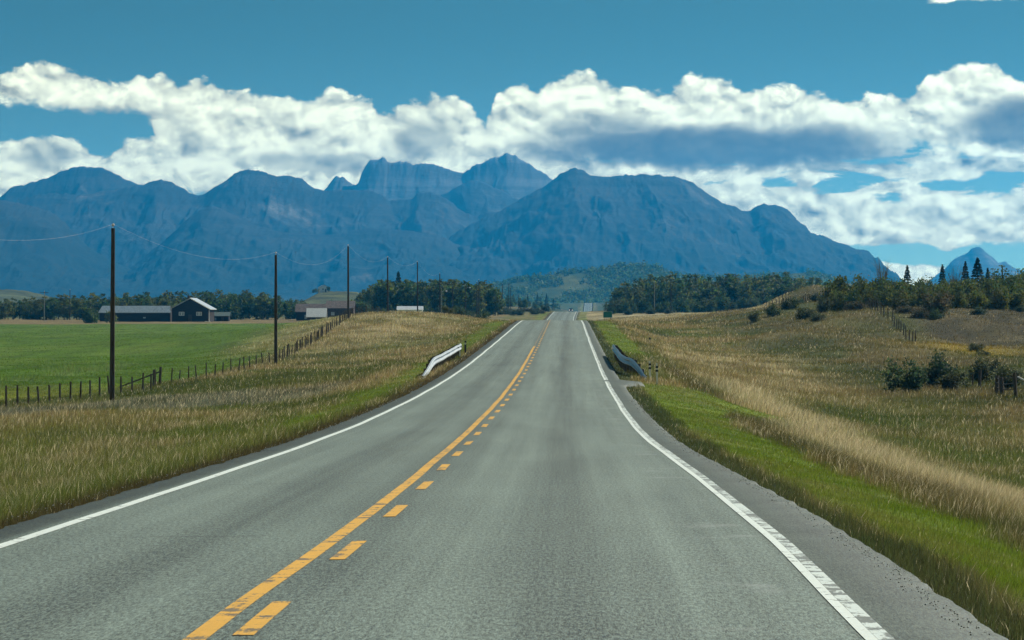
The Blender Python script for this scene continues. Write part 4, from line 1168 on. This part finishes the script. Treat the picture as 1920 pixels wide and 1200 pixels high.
# ------------------------------------------------------------------ green road sign
p = ground(1139.5, 800); t = thing('road_sign', 'small green road sign on posts in front of the right wood', 'road sign', p)
for sx in (-.6, .6): MB().box(sx - .05, sx + .05, -.05, .05, -.4, 2.5).build('post', WOOD, t)
sp = MB().box(-.98, .98, -.09, -.055, 1.1, 2.45).build('sign_panel', simple('green_sign_sheeting', (.0, .13, .085), .5, .4, var=.08), t)
mb = MB()
for z0, z1 in ((1.13, 1.16), (2.39, 2.42)): mb.box(-.95, .95, -.096, -.0905, z0, z1)
for x0, x1 in ((-.95, -.92), (.92, .95)): mb.box(x0, x1, -.096, -.0905, 1.161, 2.389)
mb.build('border', WPOST, sp)

# ------------------------------------------------------------------ oncoming car
D = 1770; sX = xc(D)[0] - 1.75
p = Vector((sX, D, zr(D)[0] + CZ)); t = thing('car', 'dark oncoming car far away on the road with shining headlights', 'car', p)
CARP = simple('dark_car_paint', (.02, .022, .026), .3, .5, var=.1); GLASS = simple('car_glass', (.03, .04, .05), .1, .6, var=.05); TYRE = simple('tyre_rubber', (.015, .015, .015), .9, .2); RIMM = simple('alloy_rim', (.4, .4, .42), .35, .5, .8)
MB().prism([(-2.3, .45), (-2.3, .8), (-2.15, .95), (-1.2, 1.08), (-.45, 1.62), (1.1, 1.66), (1.9, 1.1), (2.3, 1.0), (2.3, .45), (1.9, .3), (-2.0, .3)], 'x', -.92, .92).build('body', CARP, t)
MB().add([(-.78, -1.23, 1.10), (.78, -1.23, 1.10), (.68, -.50, 1.61), (-.68, -.50, 1.61), (-.78, -1.20, 1.08), (.78, -1.20, 1.08), (.68, -.46, 1.60), (-.68, -.46, 1.60)], [(0, 1, 2, 3), (4, 7, 6, 5), (0, 4, 5, 1), (1, 5, 6, 2), (2, 6, 7, 3), (3, 7, 4, 0)]).build('windscreen', GLASS, t)
for sx in (-.9, .9):
    MB().add(*[[(sx * 1.025, -.95, 1.12), (sx * 1.025, 1.2, 1.12), (sx * 1.025, 1.0, 1.56), (sx * 1.025, -.35, 1.56), (sx * 1.0, -.95, 1.12), (sx * 1.0, 1.2, 1.12), (sx * 1.0, 1.0, 1.56), (sx * 1.0, -.35, 1.56)], [(0, 1, 2, 3), (4, 7, 6, 5), (0, 4, 5, 1), (1, 5, 6, 2), (2, 6, 7, 3), (3, 7, 4, 0)]]).build('side_window', GLASS, t)
    for yy in (-1.4, 1.4):
        wq = MB().tube([(sx - .1, yy, .34), (sx + .1, yy, .34)], [.34, .34], 14).build('wheel', TYRE, t)
        MB().tube([(sx + .105 * (1 if sx > 0 else -1), yy, .34), (sx + .12 * (1 if sx > 0 else -1), yy, .34)], [.2, .19], 10).build('rim', RIMM, wq)
hlm = bpy.data.materials.new('headlight_glow'); hlm.use_nodes = True
hb = hlm.node_tree.nodes['Principled BSDF']; hb.inputs['Emission Color'].default_value = (1, .95, .85, 1); hb.inputs['Emission Strength'].default_value = 1.6
for sx in (-.66, .66):
    MB().tube([(sx, -2.33, .76), (sx, -2.28, .76)], [.12, .14], 10).build('headlight', hlm, t)
MB().box(-.5, .5, -2.325, -2.302, .52, .70).build('grille', BLACK, t)

# ------------------------------------------------------------------ farm buildings
def shed(name, label, px0, px1, D, wall_h, roof_h, depth, wall_m, roof_m, rz=0, hip=0, over=.35, sink=.4, opens=()):
    xa, xb = D * (px0 - 960) / F, D * (px1 - 960) / F; L_ = xb - xa
    p = Vector(((xa + xb) / 2, D, h1((xa + xb) / 2, D)))
    t = thing(name, label, 'building', p, rz, 'farm buildings')
    h = L_ / 2
    w = MB().prism([(-depth / 2, -sink), (depth / 2, -sink), (depth / 2, wall_h), (0, wall_h + roof_h - .12), (-depth / 2, wall_h)], 'x', -h, h).build('wall', wall_m, t)
    d2 = depth / 2 + over; zz = wall_h - over * roof_h / (depth / 2); th = .14
    mb = MB()
    ha, hr = h + over, h + over - hip
    for sy in (-1, 1):
        v = [(-ha, sy * d2, zz), (ha, sy * d2, zz), (hr, 0, wall_h + roof_h), (-hr, 0, wall_h + roof_h)]
        mb.add(v + [(a, b_, c + th) for a, b_, c in v], [(0, 1, 2, 3), (7, 6, 5, 4), (0, 4, 5, 1), (1, 5, 6, 2), (2, 6, 7, 3), (3, 7, 4, 0)])
    mb.build('roof', roof_m, t)
    for x0, x1, z0, z1, nm, mt in opens:
        MB().box(x0, x1, -depth / 2 - .05, -depth / 2 - .003, z0, z1).build(nm, mt, t)
    return t


DARKW = simple('dark_stained_siding', (.026, .020, .019), .85, .2, var=.3, scale=2, stretch=(.3, 1, 5))
BROWNW = simple('brown_siding', (.07, .05, .04), .85, .2, var=.3, scale=2)
TIN = simple('grey_metal_roof', (.30, .36, .40), .4, .5, .45, var=.2, scale=1.2, stretch=(3, .4, 1))
WTIN = simple('white_and_sunlit_metal_roof', (.86, .87, .88), .22, .6, .3, var=.05)
BROOF = simple('brown_shingle_roof', (.11, .09, .085), .8, .25, var=.35, scale=1.5)
WWALL = simple('white_painted_wall', (.75, .76, .74), .6, .3, var=.1)
PANE = simple('window_pane', (.25, .30, .33), .15, .6, var=.15)
shed('long_shed', 'long low dark shed with a grey metal roof beside the farmhouse', 190, 321, 1062, 2.6, 1.75, 8.5, DARKW, TIN, hip=.6, opens=[(-5.6, -4.9, .9, 1.3, 'window', PANE), (2.4, 3.1, .9, 1.3, 'window', PANE), (-1.3, .3, -.1, 2.0, 'door', DARKW)])
shed('lean_to_shed', 'small grey-green roofed shed attached at the right of the dark farmhouse', 394, 430, 1066, 1.5, 1.0, 5, DARKW, simple('mossy_metal_roof', (.10, .14, .13), .6, .3, var=.3), opens=[(-1.5, -.8, .2, 1.0, 'window', PANE), (.6, 1.4, -.2, 1.2, 'door', BROWNW)])
# farmhouse, gable toward the road
D = 1050; xa, xb = D * (322 - 960) / F, D * (391 - 960) / F; p = Vector(((xa + xb) / 2, D, h1((xa + xb) / 2, D)))
t = thing('farmhouse', 'dark two-storey farmhouse with one metal roof slope coloured white for sunlight', 'house', p, R(-4), 'farm buildings')
hw = (xb - xa) / 2; wl = 3.7; rp = 6.5
MB().prism([(-hw, -.5), (hw, -.5), (hw, wl), (.1, rp - .15), (-hw, wl)], 'y', 0, 11).build('wall', DARKW, t)
mb = MB(); rs = (rp - wl) / hw
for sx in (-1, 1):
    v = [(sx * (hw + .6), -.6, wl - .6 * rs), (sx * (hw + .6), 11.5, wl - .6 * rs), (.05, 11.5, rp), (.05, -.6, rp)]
    rf = MB().add(v + [(a, b_, c + .22) for a, b_, c in v], [(0, 1, 2, 3), (7, 6, 5, 4), (0, 4, 5, 1), (1, 5, 6, 2), (2, 6, 7, 3), (3, 7, 4, 0)]).build('roof_slope', WTIN if sx > 0 else TIN, t)  # sunlight painted in: sun-facing slope white, the other slope grey
    if sx > 0: rf['label'] = 'roof slope coloured bright white for sunlight'
for x0 in (-3.2, 1.75):
    f = MB().box(x0, x0 + 1.55, -.06, -.003, 1.7, 2.75).build('window', WWALL, t)
    MB().box(x0 + .12, x0 + .70, -.075, -.0605, 1.8, 2.65).box(x0 + .85, x0 + 1.43, -.075, -.0605, 1.8, 2.65).build('pane', PANE, f)
MB().box(-.5, .5, -.05, -.003, -.1, 2.0).build('door', BROWNW, t)
MB().box(hw - .9, hw + .55, -.9, -.2, -.4, .15).build('porch', WWALL, t)
MB().tube([(hw + .3, -.5, -.3), (hw + .3, -.5, wl - .5)], [.09, .08], 8).build('porch_post', WWALL, t)
MB().box(-1.6, -1.0, 5, 5.6, rp - 1.4, rp + .9).build('chimney', BROWNW, t)
shed('farm_shed', 'brown-roofed low farm building, left of two beside the white shed', 557, 614, 1090, 2.5, 2.2, 9, DARKW, BROOF, opens=[(-2, -.8, .4, 1.6, 'window', PANE), (1.5, 2.6, -.1, 1.9, 'door', DARKW)])
shed('farm_shed', 'brown-roofed farm building with walls in shade, right of two beside the white shed', 614, 664, 1075, 3.3, 2.0, 9, BROWNW, BROOF, opens=[(-2.6, -1.6, 1.2, 2.2, 'window', PANE), (1, 2.2, -.1, 2.1, 'door', DARKW)])
shed('white_roof_shed', 'small shed with a pale white roof in front of the brown farm buildings', 577, 611, 1000, 1.2, 2.1, 5.5, BROWNW, WWALL, over=.3, opens=[(-1, .2, -.1, 1.0, 'door', DARKW)])
shed('white_shed', 'long bright white shed half hidden behind the grassy knoll', 746, 792, 900, 3.0, .75, 4, WWALL, WTIN, over=.25, opens=[(-2, -1.2, 1.2, 2.2, 'window', PANE), (.5, 1.4, 0, 2.0, 'door', BROWNW)])
shed('white_bungalow', 'tiny low white building by the foot of the left poplar wood', 826, 847, 960, 1.2, .5, 3, WWALL, WTIN, over=.2, opens=[(-.9, -.3, .5, 1.0, 'window', PANE)])
# house on the little hill
D = 2400; q = at(606, 545.5, D)
t = thing('hilltop_house', 'tiny white house on top of the small green hill beyond the farm', 'house', q, .3)
MB().prism([(-2.6, -1.5), (2.6, -1.5), (2.6, 2.2), (0, 3.6), (-2.6, 2.2)], 'y', -3, 3).build('wall', WWALL, t)
mb = MB()
for sx in (-1, 1):
    v = [(sx * 3, -3.3, 2.0), (sx * 3, 3.3, 2.0), (0, 3.3, 3.7), (0, -3.3, 3.7)]
    mb.add(v + [(a, b_, c + .15) for a, b_, c in v], [(0, 1, 2, 3), (7, 6, 5, 4), (0, 4, 5, 1), (1, 5, 6, 2), (2, 6, 7, 3), (3, 7, 4, 0)])
mb.build('roof', TIN, t)
MB().box(-1.4, -.4, -3.06, -3.003, .6, 1.6).build('window', PANE, t); MB().box(.4, 1.3, -3.06, -3.003, -1.2, 1.2).build('door', BROWNW, t)
plant(broad[2], at(616, 546, 2390), (.35, .5), 'dark tree beside the tiny white house on the small hill')
plant(broad[1], at(592, 549, 2380), (.5, .5), 'rounded tree left of the tiny white house on the small hill')
